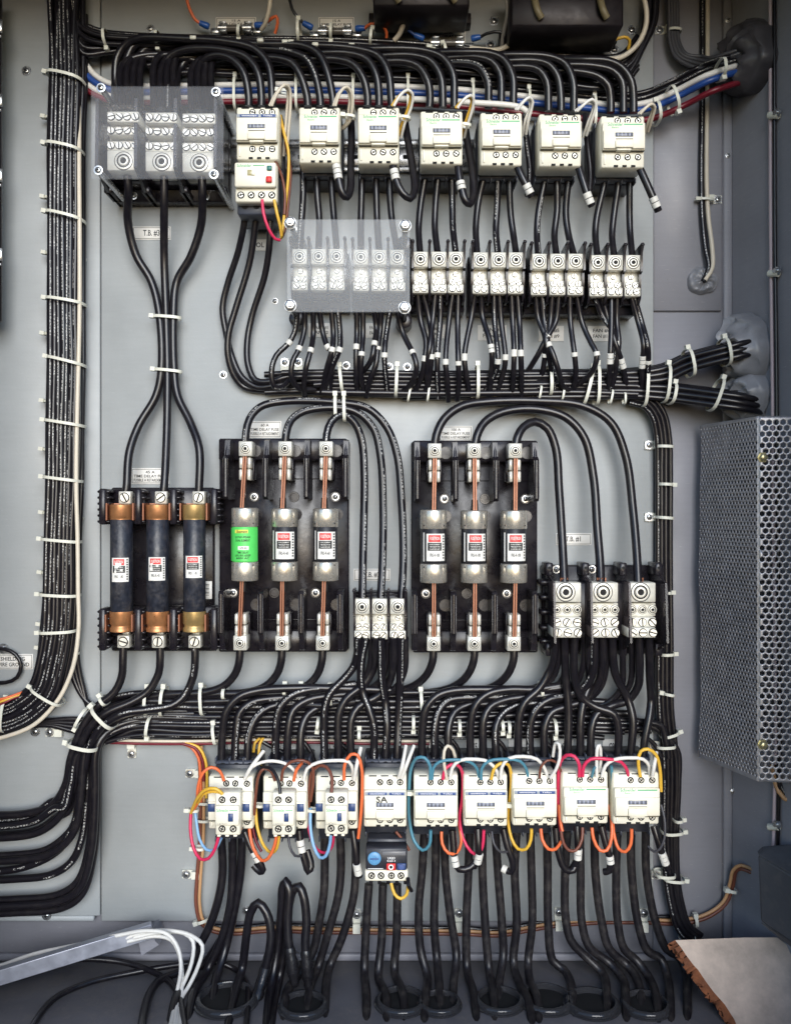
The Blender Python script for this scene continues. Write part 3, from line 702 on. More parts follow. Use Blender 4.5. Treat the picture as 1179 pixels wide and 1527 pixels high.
def big_lower():
    t = Thing('power_terminal_block', 'big three-pole terminal block with smoky barriers, lower right', 'terminal block', (895, 900, 0))
    a = F(808, 843, 20); b = F(990, 975, 20)
    m = M(); m.box(a[0], b[0], a[1], b[1], 0, 20, BAKE, 2); m.box(a[0]+14, b[0]-8, a[1]+22, b[1]-26, 20, 60, BAKE, 2)
    for yy in (868, 890, 912, 935, 955):
        c = F(806, yy, 30); m.box(c[0]-3, c[0]+14, c[1]-4, c[1]+4, 10, 42, BAKE, 2)
    t.part(m, 'base')
    m = M()
    for x in (829, 882): c = F(x, 849, 20); put(t, 'mounting_screw', pozi, c[0], c[1], 20, 4.2, STEEL)
    for i, x in enumerate((821, 875, 931, 984)):
        m = M(); c = F(x, 900, 70); v0 = F(0, 846, 40)[1]; v1 = F(0, 968, 40)[1]
        m.prism([(v0+2, 20), (v0+18, 96), (v1-18, 104), (v1-2, 60), (v1, 20)], c[0]-1.5, c[0]+1.5, SMOKE, 'vh'); 
        m.box(c[0]+1.5, c[0]+12, v0+25, v1-22, 55, 58+10, SMOKE, .5); t.part(m, 'barrier')
        for yy, nm in ((849, 'post'), (969, 'post')):
            m = M(); q = F(x-2, yy, 60); m.box(q[0]-5, q[0]+5, q[1]-9, q[1]+9, 20, 60, BAKE, 1.2); m.lathe((q[0], q[1]-2, 60), [(0, 2.4), (.3, 2.4)], HOLE_SHADE, 'h', 10); t.part(m, nm)
    for (x0, x1) in ((824, 866), (880, 921), (936, 977)):
        q = M(); rows = [(869, 898, 86), (899, 919, 72), (920.5, 935, 84), (936, 951, 96)]
        for (y0, y1, hh) in rows:
            a = F(x0, y0, hh); b = F(x1, y1, hh); q.box(a[0], b[0], a[1], b[1], 50, hh, ALU, 1)
        lg = t.part(q, 'lug')
        q = M(); c = F((x0+x1)/2-2, 883, 86); socket(q, c[0], c[1], 86, 12.5, TIN); t.part(q, 'clamp_screw', lg)
        q = M()
        for j in range(3):
            c = F(x0+6+j*15, 909, 72); put(t, 'outgoing_screw', socket, c[0], c[1], 72, 6.2, TIN, parent=lg)
            c = F(x0+6+j*15, 928, 84); put(t, 'outgoing_screw', slotted, c[0], c[1], 84, 5, random.random()*3, TIN, True, parent=lg)
            c = F(x0+7+j*15, 943.5, 96); put(t, 'outgoing_screw', slotted, c[0], c[1], 96, 5, random.random()*3, TIN, True, parent=lg)
        q = M(); c = F((x0+x1)/2-3, 866, 70)
        for j in range(12): uu = c[0]+random.uniform(-6, 6); q.tube([(uu, c[1]+4, 66), (uu+random.uniform(-1, 1), c[1]-4, 67+random.uniform(-3, 3))], .8, COPR, 5, False)
        t.part(q, 'bare_strands', lg)
big_lower()
# ---------------------------------------------------------------- holder with the three long dark fuses
def fuse_label(m, uc, hc, r, v0, v1, brand, torn, code):
    H = v1-v0
    patch(m, uc, hc, r+.35, -.62, .95, v0, v1, PAPER)
    patch(m, uc, hc, r+.6, -.42, .52, v0+H*.05, v0+H*.30, REDI)
    patch(m, uc, hc, r+.55, -.50, .60, v0+H*.33, v0+H*.62, BLACKI)
    c2 = (uc, hc, r+.85)
    letters(m, brand, uc+1, v0+H*.17, 0, r*.78, H*.13, PAPER, cyl=c2)
    for j in range(3): letters(m, ('DUAL ELEMENT', 'TIME DELAY FUSE', 'CLASS RK5 600V')[j], uc+1, v0+H*(.39+.085*j), 0, r*.86, H*.045, PAPER, cyl=(uc, hc, r+.75))
    letters(m, code, uc+1, v0+H*.78, 0, r*.75, H*.12, BLACKI, cyl=(uc, hc, r+.6))
    for j in range(9):
        patch(m, uc, hc, r+.55, .72, .88, v0+H*(.06+.1*j), v0+H*(.11+.1*j), BLACKI, 2)
def holder_long():
    a = F(152, 727, 12); b = F(322, 971, 12)
    t = Thing('fuse_holder', 'ribbed black fuse holder carrying three long dark fuses', 'fuse holder', ((a[0]+b[0])/2, b[1], 0), 'three-pole fuse holders')
    m = M(); m.box(a[0]+14, b[0]-3, a[1], b[1], 0, 12, BAKE, 2); t.part(m, 'base')
    for (y0, y1) in ((729, 782), (906, 968)):
        m = M(); p = F(156, y0, 50); q = F(322, y1, 50)
        m.box(p[0], q[0], p[1], q[1], 12, 34, BAKE, 2)
        for xw in (158, 210, 262, 322):
            c = F(xw, 0, 50)[0]; m.box(c-5, c+5, p[1], q[1], 34, 66, BAKE, 2)
            for j in range(6):
                vv = p[1]+(q[1]-p[1])*(j+.5)/6; m.box(c-9, c+9, vv-1.8, vv+1.8, 30, 60, BAKE, 1.2)
        t.part(m, 'clip_block')
    cols = [(186, 182, 180.5, 184), (240, 236, 234.5, 235.5), (296, 291, 289, 290)]
    for i, (xt, xa, xb, xl) in enumerate(cols):
        for (x, y) in ((xt, 742), (xl, 957)):
            m = M(); c = F(x, y, 56); m.box(c[0]-8.6, c[0]+8.6, c[1]-9, c[1]+9, 34, 56, TIN, 1); slotted(m, c[0], c[1], 56, 6, random.random()*3, TIN, True)
            m.box(c[0]-5, c[0]+5, c[1]+(8 if y < 800 else -16), c[1]+(16 if y < 800 else -8), 34, 44, TIN, .8); t.part(m, 'lug')
        for (x, y) in ((xa, 763), (xb, 928)):
            m = M(); c = F(x, y, 62); r = 17.2
            pts = [(c[0]-r*1.02, c[1], 72), (c[0]-r*1.1, c[1], 60), (c[0]-r*.95, c[1], 46), (c[0], c[1], 40), (c[0]+r*.95, c[1], 46), (c[0]+r*1.1, c[1], 60), (c[0]+r*1.02, c[1], 72)]
            vs = []; n = len(pts)
            for rr in (0, 2):
                for pp in pts:
                    dx = (pp[0]-c[0]); sc = (abs(dx)+rr)/max(.01, abs(dx)) if abs(dx) > .1 else 1
                    for dv in (-12, 12): vs.append((c[0]+dx*sc, c[1]+dv, pp[2]-(rr if abs(dx) < .1 else 0)))
            fs = []
            for j in range(n-1):
                fs += [[2*j, 2*j+2, 2*j+3, 2*j+1], [2*n+2*j, 2*n+2*j+1, 2*n+2*j+3, 2*n+2*j+2], [2*j, 2*n+2*j, 2*n+2*j+2, 2*j+2], [2*j+1, 2*j+3, 2*n+2*j+3, 2*n+2*j+1]]
            for j in (0, n-1): fs.append([2*j, 2*j+1, 2*n+2*j+1, 2*n+2*j])
            m.add(vs, fs, COPR); t.part(m, 'clip')
    LB = ['long dark fuse with a badly torn label, leftmost of the three long ones', 'long dark fuse with a scraped label, middle of the three long ones', 'long dark fuse with duller brass caps, beside the green-labelled fuse holder']
    for i, (xt, xa, xb, xl) in enumerate(cols):
        cT = F(xa, 753, 62); cB = F(xb+.5, 944, 62); um = (cT[0]+cB[0])/2
        f = Thing('fuse', LB[i], 'fuse', (um, (cT[1]+cB[1])/2, 62), 'long dark fuses')
        m = M(); v = [F(0, y, 78)[1] for y in (752, 775, 913, 944)]
        r = 15.6
        m.lathe((um, 0, 62), [(v[1]-1, r-1), (v[1], r), (v[2], r), (v[2]+1, r-1)], FBODY, 'v', 30); f.part(m, 'tube')
        cap = BRASS if i < 2 else mat('yellow_brass_cap', (.50, .34, .14), .38, .6, .2, 90)
        if i < 2: cap = mat('copper_cap', (.50, .23, .10), .36, .6, .25, 70)
        m = M(); m.lathe((um, 0, 62), [(v[0], r-1.5), (v[0]+1, r+.8), (v[1]-3, r+.8), (v[1]-2.5, r+.3), (v[1], r+.3)], cap, 'v', 30); f.part(m, 'end_cap')
        m = M(); m.lathe((um, 0, 62), [(v[2], r+.5), (v[2]+17, r+.5), (v[2]+19, r-1.2), (v[2]+22, r-1.2), (v[2]+24, r+.5), (v[3]-1, r+.5), (v[3], r-1)], cap, 'v', 30); f.part(m, 'end_cap')
        m = M(); y0, y1 = F(0, (832, 831, 829)[i], 78)[1], F(0, (868, 866, 862)[i], 78)[1]
        fuse_label(m, um, 62, r, y0, y1, 'FUSETRON', True, 'FRS-R-45')
        rr_ = random.Random(i+3)                               # scraped-away paper
        for j in range((7, 4, 2)[i]):
            aa = rr_.uniform(-.5, .3); vv = rr_.uniform(y0+6, y1-7); patch(m, um, 62, r+1.0, aa, aa+rr_.uniform(.1, .3), vv, vv+rr_.uniform(2, 6), PAPER, 3)
        f.part(m, 'label')
holder_long()
m = M(); c = F(313, 879, 20); m.box(c[0]-5.5, c[0]+5.5, c[1]-13, c[1]+13, 30, 31, PAPER, .4)
for i in range(9): m.box(c[0]-3.5, c[0]+1.5, c[1]-9+i*2, c[1]-9+i*2+(.7 if i % 3 else 1.1), 31, 31.15, BLACKI, .05)
tag(m.build('barcode_sticker', None, (c[0], c[1], 30)), 'small white sticker with a barcode on the edge of the fuse holder', 'sticker')
# ---------------------------------------------------------------- holders with short fuses
def holder_short(x0, x1, yT, yB, tops, mids, bots, label, wallT, wallB, green, code, gname):
    hb = 16
    a = F(x0, yT, hb); b = F(x1, yB, hb)
    t = Thing('fuse_holder', label, 'fuse holder', ((a[0]+b[0])/2, b[1], 0), 'three-pole fuse holders')
    m = M(); m.box(a[0], b[0], a[1], b[1], 0, hb, BAKE, 2.5)
    m.box(a[0]+2, b[0]-2, a[1], F(0, yT+31, 34)[1], hb, 30, BAKE, 2); m.box(a[0]+2, b[0]-2, F(0, yB-30, 34)[1], b[1], hb, 30, BAKE, 2)
    for i in range(3):
        for yy in (yT+18, yT+112, yB-68):
            c = F((tops[i]+16), yy, 20); m.lathe((c[0], c[1], 16 if yy > yT+60 else 30), [(0, 9), (.5, 9), (.5, 8.2), (.1, 8)], BAKE, 'h', 18)
    m.box(a[0]+6, b[0]-6, F(0, yT+58, hb)[1], F(0, yT+59.5, hb)[1], hb, hb+1.2, BAKE, .4); m.box(a[0]+6, b[0]-6, F(0, yB-47, hb)[1], F(0, yB-45.5, hb)[1], hb, hb+1.2, BAKE, .4)
    t.part(m, 'base')
    for xw in wallT:
        m = M(); c = F(xw, 0, 70)[0]; y0 = F(0, yT, 60)[1]; y1 = F(0, yT+90, 60)[1]
        m.prism([(y0+3, 12), (y0, 50), (y0+2, 58), (y0+22, 62), (y0+28, 74), (y1-6, 74), (y1-1, 70), (y1, 62), (y1-1, 12)], c-3.6, c+3.6, BAKE, 'vh'); m.tube([(c, y0+28, 72), (c, y1-4, 72)], 3.9, BAKE, 10, False)
        m.tube([(c, y0+3, 54), (c, y0+24, 60)], 3.8, BAKE, 10, False); t.part(m, 'barrier')
    for xw in wallB:
        m = M(); c = F(xw, 0, 70)[0]; y0 = F(0, yB-90, 60)[1]; y1 = F(0, yB+1, 60)[1]
        m.prism([(y0+1, 12), (y0, 62), (y0+1, 70), (y0+6, 74), (y1-28, 74), (y1-22, 66), (y1-2, 58), (y1, 50), (y1-3, 12)], c-3.6, c+3.6, BAKE, 'vh'); m.tube([(c, y0+4, 72), (c, y1-28, 72)], 3.9, BAKE, 10, False)
        m.tube([(c, y1-24, 64), (c, y1-3, 54)], 3.8, BAKE, 10, False); t.part(m, 'barrier')
    m = M()
    for i in range(3):
        c = F((tops[i]+mids[i])/2+15, yT+86, hb); m.lathe((c[0], c[1], hb), [(0, 8), (1.5, 7.5), (1.5, 5.6), (.2, 5.2)], BAKE, 'h', 16)
        if i != 1: put(t, 'mounting_screw', pozi, c[0], c[1], hb, 3.8, STEEL, random.random())
        t.part(m, 'screw_boss'); m = M()
        c = F((bots[i]+mids[i])/2-12, yB-86, hb); m.lathe((c[0], c[1], hb), [(0, 8), (1.5, 7.5), (1.5, 5.6), (.2, 5.2)], BAKE, 'h', 16)
        if i != 1: put(t, 'mounting_screw', pozi, c[0], c[1], hb, 3.8, STEEL, random.random())
        t.part(m, 'screw_boss'); m = M()
    for i in range(3):
        for (x, y) in ((tops[i], yT+14), (bots[i], yB-11)):
            m = M(); c = F(x, y, 62); m.box(c[0]-9.6, c[0]+9.6, c[1]-10.5, c[1]+10.5, 30, 62, TIN, 1); socket(m, c[0], c[1], 62, 6.8, TIN); t.part(m, 'lug')
        for (x, y, sg) in ((tops[i]-.6, yT+44, 1), (bots[i]+.8, yB-38, -1)):
            m = M(); c = F(x, y, 58)
            for s1 in (-1, 1):
                for k in (-1, 1): m.box(c[0]+s1*2.8, c[0]+s1*8.4, c[1]+k*8.5-7.8, c[1]+k*8.5+7.8, 24, 58+(2 if k == sg else 0), TIN, 1.4)
                m.box(c[0]+s1*8.4, c[0]+s1*11, c[1]-15, c[1]+15, 20, 44, BAKE, 1)
            m.box(c[0]-8, c[0]+8, c[1]-14, c[1]+14, 18, 26, TIN, 1); t.part(m, 'clip')
    nm = ['left', 'middle', 'right']
    for i in range(3):
        hc = 58; xm = mids[i]; c0 = F(xm, 812, hc+18)[0]
        if green and i == 0: lb = 'short silver-capped fuse with a bright green label'; gp = None
        else: lb = ('silver-capped fuse next to the green-labelled one' if i == 1 else 'silver-capped fuse of the green-labelled one\'s holder, farthest from it') if green else 'silver-capped fuse on the %s of the right-hand holder, copper blades at both ends' % nm[i]; gp = gname
        f = Thing('fuse', lb, 'fuse', (c0, F(0, 812, hc)[1], hc), gp)
        r = 19.0 if not (green and i == 2) else 18.2
        v = [F(0, q, 78)[1] for q in (yT+102+(1 if i else 0), yT+131, yT+183, yT+212)]
        m = M(); m.lathe((c0, 0, hc), [(v[1]-1, r-2), (v[1], r-1), (v[2], r-1), (v[2]+1, r-2)], GREENL if (green and i == 0) else mat('black_fuse_tube', (.02, .02, .024), .4), 'v', 30); f.part(m, 'tube')
        for (p, q) in ((v[0], v[1]), (v[2], v[3])):
            m = M(); m.lathe((c0, 0, hc), [(p, r-2), (p+1.2, r-.3), (p+2, r), (q-1, r), (q, r-.8)], NICK, 'v', 30)
            vv = q-5 if p == v[0] else p+5
            for aa in (-.8, .8):
                cu, ch = c0+r*math.sin(aa), hc+r*math.cos(aa); m.lathe((cu, vv, ch-1), [(0, 1.3), (1.2, 1.3), (1.3, .01)], HOLE_SHADE, 'h', 8)
            f.part(m, 'end_cap')
        y = [F(x, yy, 62) for x, yy in ((tops[i], yT+26), (xm-.5, yT+104), (xm-.5, yT+210), (bots[i], yB-22))]
        for (p, q) in ((y[0], y[1]), (y[2], y[3])):
            m = M(); dv = 1
            for s1 in (-1, 1): m.add([(p[0]+s1*1.6+e*1.0, p[1], hh) for hh in (56, 67) for e in (-1, 1)]+[(q[0]+s1*1.6+e*1.0, q[1], hh) for hh in (56, 67) for e in (-1, 1)],
                                     [[0, 1, 3, 2], [4, 6, 7, 5], [0, 4, 5, 1], [2, 3, 7, 6], [0, 2, 6, 4], [1, 5, 7, 3]], COPR)
            f.part(m, 'copper_blade')
            e = q if p is y[0] else p; s1 = -1 if p is y[0] else 1
            m = M(); m.lathe((e[0], e[1], 60), [(s1*16, 4.6), (s1*1, 5.4), (0, 5.4)], BLACKI, 'v', 12); f.part(m, 'blade_collar')
        m = M(); L0, L1 = v[1]+1, v[2]-1; H = L1-L0
        if green and i == 0:
            patch(m, c0, hc, r+.35, -1.35, 1.35, L0, L1, GREENL)
            yl = mat('yellow_ink', (.75, .7, .1), .5)
            letters(m, 'Bussmann', c0-1, L0+H*.11, 0, r*.8, H*.09, BLACKI, cyl=(c0, hc, r+.7)); patch(m, c0, hc, r+.55, -.6, .4, L0+H*.06, L0+H*.16, yl)
            for j, (s_, ww, p) in enumerate((('LOW-PEAK', 1.2, .28), ('DUAL ELEMENT', 1.1, .38), ('TIME DELAY', .9, .74), ('LPS-RK-60SP', 1.2, .83), ('600V AC', 1.0, .91))):
                letters(m, s_, c0, L0+H*p, 0, r*ww, H*.065, BLACKI, cyl=(c0, hc, r+.6))
            patch(m, c0, hc, r+.5, -.35, .45, L0+H*.55, L0+H*.66, PAPER); letters(m, 'LPS-60', c0+1, L0+H*.605, 0, r*.5, H*.05, BLACKI, cyl=(c0, hc, r+.75))
        else:
            fuse_label(m, c0, hc, r-1, L0+H*.12, L1-H*.06, 'FUSETRON', False, code)
            patch(m, c0, hc, r-.5, -.95, -.80, L0+4, L1-2, PAPER, 2)
        f.part(m, 'label')
holder_short(327, 520, 655, 970, (366, 425, 486), (362, 422, 484), (358, 420.5, 481), 'black fuse holder with one green-labelled and two silver-capped fuses', (337, 396, 457, 515), (330, 389, 449, 507), True, 'FRS-R-60', 'silver-capped short fuses')
holder_short(613, 801, 658, 971, (648, 707, 768), (647, 708, 768), (646.5, 707, 766), 'black fuse holder with three silver-capped short fuses, right of centre', (622, 679, 739, 799), (618, 676, 737, 797), False, 'FRS-R-100', 'silver-capped short fuses')
# ---------------------------------------------------------------- stickers
sticker(198, 338, 255, 358, [('T.B. #3', .5)], 'T.B. #3 label below the big clear-covered terminal block')
sticker(373, 357, 403, 374, [('OL', .55)], 'OL label behind the three cables of the upper overload relay', frame=False)
TD = [('TIME DELAY FUSE', 1), ('FUSIBLE A RETARDEMENT', 1)]
sticker(196, 698, 253, 722, [('45 A', .28)]+TD, '45 A time delay fuse label above the long dark fuses')
sticker(370, 628, 420, 653, [('60 A', .28)]+TD, '60 A time delay fuse label above the green-labelled fuse')
sticker(654, 635, 704, 658, [('100 A', .32)]+TD, '100 A time delay fuse label under the wide cable arches')
sticker(527, 848, 582, 866, [('T.B. #2', .5)], 'T.B. #2 label behind the three printed cables')
sticker(828, 795, 881, 813, [('T.B. #1', .5)], 'T.B. #1 label above the smoky-barrier terminal block')
sticker(-10, 975, 50, 998, [('SHIELDING', .7), ('WIRE GROUND', .95)], 'shield wire ground label at the left edge')
for (x0, y0, x1, y1, a, b_, w) in ((460, 482, 496, 503, 'FAN #1', 'FAN #2', 'under the hex-nut cover, left one'), (545, 482, 573, 504, 'FAN #3', 'FAN #7', 'under the hex-nut cover, right one'), (636, 484, 664, 505, 'FAN #4', 'FAN #8', 'just right of the hex-nut cover, behind crossing cables'),
        (712, 485, 755, 508, 'FAN #4', 'FAN #8', 'fourth from the left, behind four cables'), (802, 486, 840, 509, 'FAN #5', 'FAN #9', 'ending #5 and #9, behind the crossed cables'), (876, 486, 916, 509, 'FAN #6', 'FAN #10', 'rightmost of its row')):
    sticker(x0, y0, x1, y1, [(a, .8), (b_, .8)], 'two-line fan label '+w, frame=False, grp='fan labels')
for i, x in enumerate((350, 425, 492, 566, 632, 704, 768, 838, 908)):
    s_ = 'C%d' % (i if i > 3 else i+1) if i != 3 else 'SA'
    if i > 3: s_ = 'C%d' % i
    sticker(x-10, 1102, x+16, 1124, [(s_, .45)], 'small %s label behind the cables above the lower contactors' % s_, frame=False, grp='contactor number labels')
for (x0, y0, x1, y1, w) in ((322, 26, 382, 46, 'leftmost'), (475, 26, 528, 48, 'second'), (641, 43, 694, 66, 'third'), (821, 48, 874, 70, 'rightmost')):
    sticker(x0, y0, x1, y1, [('15 A', .25)]+TD, '15 A time delay fuse label along the top, %s of four' % w)
# ================================================================ cables
def z(pts, h):
    """give every (x, y) point the same height, or interpolate a list of heights"""
    n = len(pts)
    if isinstance(h, (int, float)): return [(p[0], p[1], p[2] if len(p) > 2 else h) for p in pts]
    out = []
    for i, p in enumerate(pts):
        if len(p) > 2: out.append(p); continue
        t = i/(n-1)*(len(h)-1); k = min(int(t), len(h)-2); out.append((p[0], p[1], h[k]+(h[k+1]-h[k])*(t-k)))
    return out
def offs(line, off, seed=0, jit=.6):
    """parallel to a line of (x, y) at a given offset"""
    R_ = random.Random(seed); out = []
    for i, p in enumerate(line):
        a = line[max(0, i-1)]; b = line[min(len(line)-1, i+1)]; dx, dy = b[0]-a[0], b[1]-a[1]; L_ = math.hypot(dx, dy) or 1
        o = off+R_.uniform(-jit, jit); out.append((p[0]-dy/L_*o, p[1]+dx/L_*o))
    return out
def pm(): return BLKP if random.random() < .3 else BLK
# ---- left vertical loom
LM = [(102, -20), (101, 22), (101, 110), (98, 220), (97.5, 330), (97.5, 450), (98, 540), (96, 640), (95, 720), (92, 805), (91, 885), (88, 940), (80, 990), (67, 1032), (42, 1058), (10, 1074), (-40, 1080)]
G = 'wires of the left vertical loom'
n = 7
for i in range(n):
    o = 22-i*(37/(n-1)); R_ = random.Random(i*5+1)
    line = offs(LM, o, i, 1.0); tw = (R_.uniform(-8, 8))
    line = [(p[0]+(tw if j == 0 else tw*.5 if j == 1 else 0), p[1]) for j, p in enumerate(line)]
    cable(z(line, 42-abs(i-3)*1.6), 8.6, BLKP, 'front row printed black wire of the left loom, %s from its outer side' % ORD[i], G, roll=R_.uniform(-.5, .5))
for i in range(7):
    cable(z(offs(LM, 23-i*7.6, i+20, 1.2), 27+(i % 2)*2), 8.4, BLK, 'back row black wire of the left loom, %s from its outer side' % ORD[i], G)
for i in range(4):
    cable(z(offs(LM, 16-i*9, i+40, 1), 16), 8.4, BLK, 'black wire lying on the panel under the left loom, %s from its outer side' % ORD[i], G)
CL = [(118, 95), (118.5, 180), (118.5, 260), (119, 340), (119, 450), (118, 520), (115.5, 610), (114, 720), (116, 800), (117, 880), (117.5, 940), (109, 995), (88, 1042), (52, 1080), (10, 1098), (-40, 1108)]
cable(z(CL, [20, 43, 43, 43, 43, 43, 43, 43, 43]), 6.4, CREAMC, 'cream wire running down the inner side of the left loom', 'light wires beside the looms')
cable(z(offs(LM, -26.5, 77, .5)[1:13], 22), 8.5, BLK, 'black wire at the inner edge of the left loom, behind the cream one', G)
for i, (a, b_, c_, d_) in enumerate([(73, 112, 126, 124), (71, 217, 124, 228), (72, 318, 126, 331), (72, 446, 127, 455), (74, 533, 127, 546), (70, 627, 126, 636), (68, 711, 122, 718), (65, 803, 120, 808), (62, 885, 118, 888), (62, 942, 114, 940), (50, 1023, 94, 1050)]):
    tie(a, b_, c_, d_, 32, 21, 'white cable tie across the left loom, %s from the top' % ORD[i], 5.6)
for i, (x, y) in enumerate([(69, 176), (68, 295), (70, 378), (68, 498), (67, 598), (66, 670), (66, 764), (64, 853), (62, 930), (60, 965)]):
    tie(x, y, x+58, y+9, 14, 10, 'white tie head showing at the left of the left loom, %s from the top' % ORD[i], 5)
tie(13, 1040, 8, 1090, 32, 20, 'white cable tie across the left loom where it leaves the picture', 6)
for i, (c_, y0) in enumerate(((ORG, 0), (YEL, 1), (RED, 2))):
    wire(z([(-30, 1047+i*4), (0, 1043+i*4), (18, 1038+i*2), (35, 1032+i*2), (55, 1028)], [46, 50, 40, 26]), c_, ('orange', 'yellow', 'red')[i]+' wire leaving the left loom at the picture edge', 4)
# branch from the loom back to the lower harness
for i in range(3):
    cable(z([(98+i*8, 930), (104+i*6, 985), (116+i*4, 1025), (135, 1050+i*4), (165, 1058+i*5), (220, 1066+i*5)], [14, 10, 12, 16]), 8.5, BLK, 'black cable from behind the left loom into the lower harness, %s' % ORD[i], 'cables of the lower harness')
for i in range(4):
    cable(z([(-30, 1084+i*5), (30, 1078+i*3), (70, 1075+i*2), (110, 1072+i*6), (150, 1076+i*7), (220, 1078+i*7)], [14, 10, 10]), 8, BLK, 'black cable passing under the left loom to the lower harness, %s from its top' % ORD[i], 'cables of the lower harness')
# ---- top harness
G = 'cables of the top harness'
for i in range(7):
    yo = i*3.6
    P = [(104+i*1.5, -20), (110, 20+yo*.4), (125, 35+yo*1.1), (150, 46+yo), (200, 52+yo*.8), (280, 55+yo*.75), (380, 57+yo*.8), (480, 58+yo*1.2), (580, 62+yo*1.8), (700, 72+yo*2.0), (820, 84+yo*2.1), (900, 94+yo*2), (935, 92+yo), (953+i, 70), (960+i*2.8, 30), (962+i*2.8, -20)]
    h = 18+(i % 3)*9
    cable(z(P, h), 7.6, pm(), 'long black cable across the top, %s from the top' % ORD[i], G)
for i in range(9):
    y = 62+i*6
    P = [(175+i*9, y+6), (260, y), (360, y+1), (470, y+3), (580, y+6), (690, y+11), (790, y+16), (870, y+22), (925, y+20), (950, y-8)]
    cable(z(P, 10+(i % 3)*7), 8.2, BLK, 'black cable in the shaded core of the top harness, %s down' % ORD[i], G)
for i in range(3):
    cable(z([(112, 40+i*9), (125, 60+i*10), (160, 66+i*6), (230, 60+i*4), (330, 58+i*3)], [34, 26, 22]), 8, BLK, 'black cable bending out of the left loom into the top harness, %s' % ORD[i], G)
# arches of the upper contactors
G = 'arched cables above the upper contactors'
A = {
 'a blue-striped upper contactor': [[(406, 158, 50), (406, 150), (400, 96), (380, 73), (336, 62), (273, 58), (209, 57), (189, 66), (175, 86), (172, 135), (172, 162, 90)],
   [(390, 158, 50), (390, 145), (385, 109), (369, 86), (336, 75), (303, 72), (273, 75), (252, 86), (245, 104), (240, 130), (240, 165, 90)],
   [(371, 158, 50), (371, 145), (364, 109), (349, 90), (329, 82), (311, 85), (301, 94), (296, 109), (296, 130), (297, 168, 90)]],
 '2': [[(497, 158), (496, 145), (487, 104), (474, 79), (451, 68), (400, 66), (330, 64), (240, 61), (203, 66), (190, 86), (184, 120), (183, 162, 90)], [(478, 158), (477, 145), (469, 109), (456, 87), (431, 77), (400, 73), (330, 71), (290, 74), (262, 86), (255, 110), (252, 165, 90)],
       [(459, 158), (458, 145), (448, 112), (436, 94), (415, 87), (385, 86), (345, 84), (320, 90), (309, 110), (308, 168, 90)]],
 '3': [[(584, 158), (583, 145), (579, 109), (565, 84), (532, 73), (466, 68), (400, 70), (300, 72), (225, 70), (206, 86), (196, 120), (195, 162, 90)], [(565, 158), (565, 145), (561, 112), (548, 89), (522, 80), (479, 79), (430, 82), (340, 84), (285, 86), (268, 104), (264, 165, 90)],
       [(548, 158), (548, 145), (542, 117), (527, 96), (507, 89), (470, 88), (400, 94), (350, 98)]],
 '4': [[(677, 160), (677, 145), (675, 109), (660, 86), (629, 75), (558, 73), (490, 78), (400, 84), (330, 86)], [(660, 160), (660, 148), (657, 114), (642, 91), (616, 83), (576, 83), (500, 90), (420, 96)],
       [(640, 160), (641, 148), (638, 122), (624, 99), (604, 92), (570, 92), (500, 98), (440, 102)]],
 '5': [[(765, 162), (765, 150), (764, 114), (751, 89), (731, 80), (690, 78), (620, 80), (540, 88)], [(747, 162), (747, 150), (745, 109), (733, 92), (715, 86), (690, 85), (620, 92), (540, 98)],
       [(728, 162), (728, 150), (727, 122), (715, 101), (703, 96), (680, 94), (620, 100), (560, 104)]],
 '6': [[(855, 166), (855, 152), (854, 122), (843, 96), (820, 85), (766, 82), (700, 86), (630, 92)], [(836, 166), (836, 150), (831, 114), (817, 96), (800, 91), (761, 91), (700, 96), (640, 102)],
       [(817, 166), (817, 150), (815, 122), (804, 105), (789, 100), (760, 100), (700, 106), (650, 108)]],
 '7': [[(944, 168), (944, 150), (941, 122), (927, 101), (906, 91), (868, 89), (832, 88), (760, 94), (700, 100)], [(929, 168), (929, 150), (927, 122), (914, 106), (888, 99), (850, 97), (790, 101), (720, 108)],
       [(910, 168), (910, 150), (906, 127), (891, 114), (868, 108), (840, 106), (790, 109), (740, 112)]]}
nmc = ['the blue-striped upper contactor', 'the second upper contactor', 'the third upper contactor', 'the fourth upper contactor', 'the fifth upper contactor', 'the sixth upper contactor', 'the last upper contactor']
for ci, (k_, lst) in enumerate(A.items()):
    for j, P in enumerate(lst):
        P = [tuple(q[:2])+(52,) if a == 0 else q for a, q in enumerate(P)]
        n_ = len(P); Q = []
        for a, q in enumerate(P):
            if len(q) > 2 and a > 0: Q.append(q)
            else:
                base = [52, 54, 58, 58, 56, 52, 46, 40, 36, 34, 36, 40, 44][min(a, 12)] - j*4 - (ci > 1 and a > 5)*6
                Q.append((q[0], q[1], base))
        cable(Q, 12, pm() if random.random() < .3 else BLK, 'thick black %s arch cable rising from %s' % (('outer', 'middle', 'inner')[j], nmc[ci]), G)
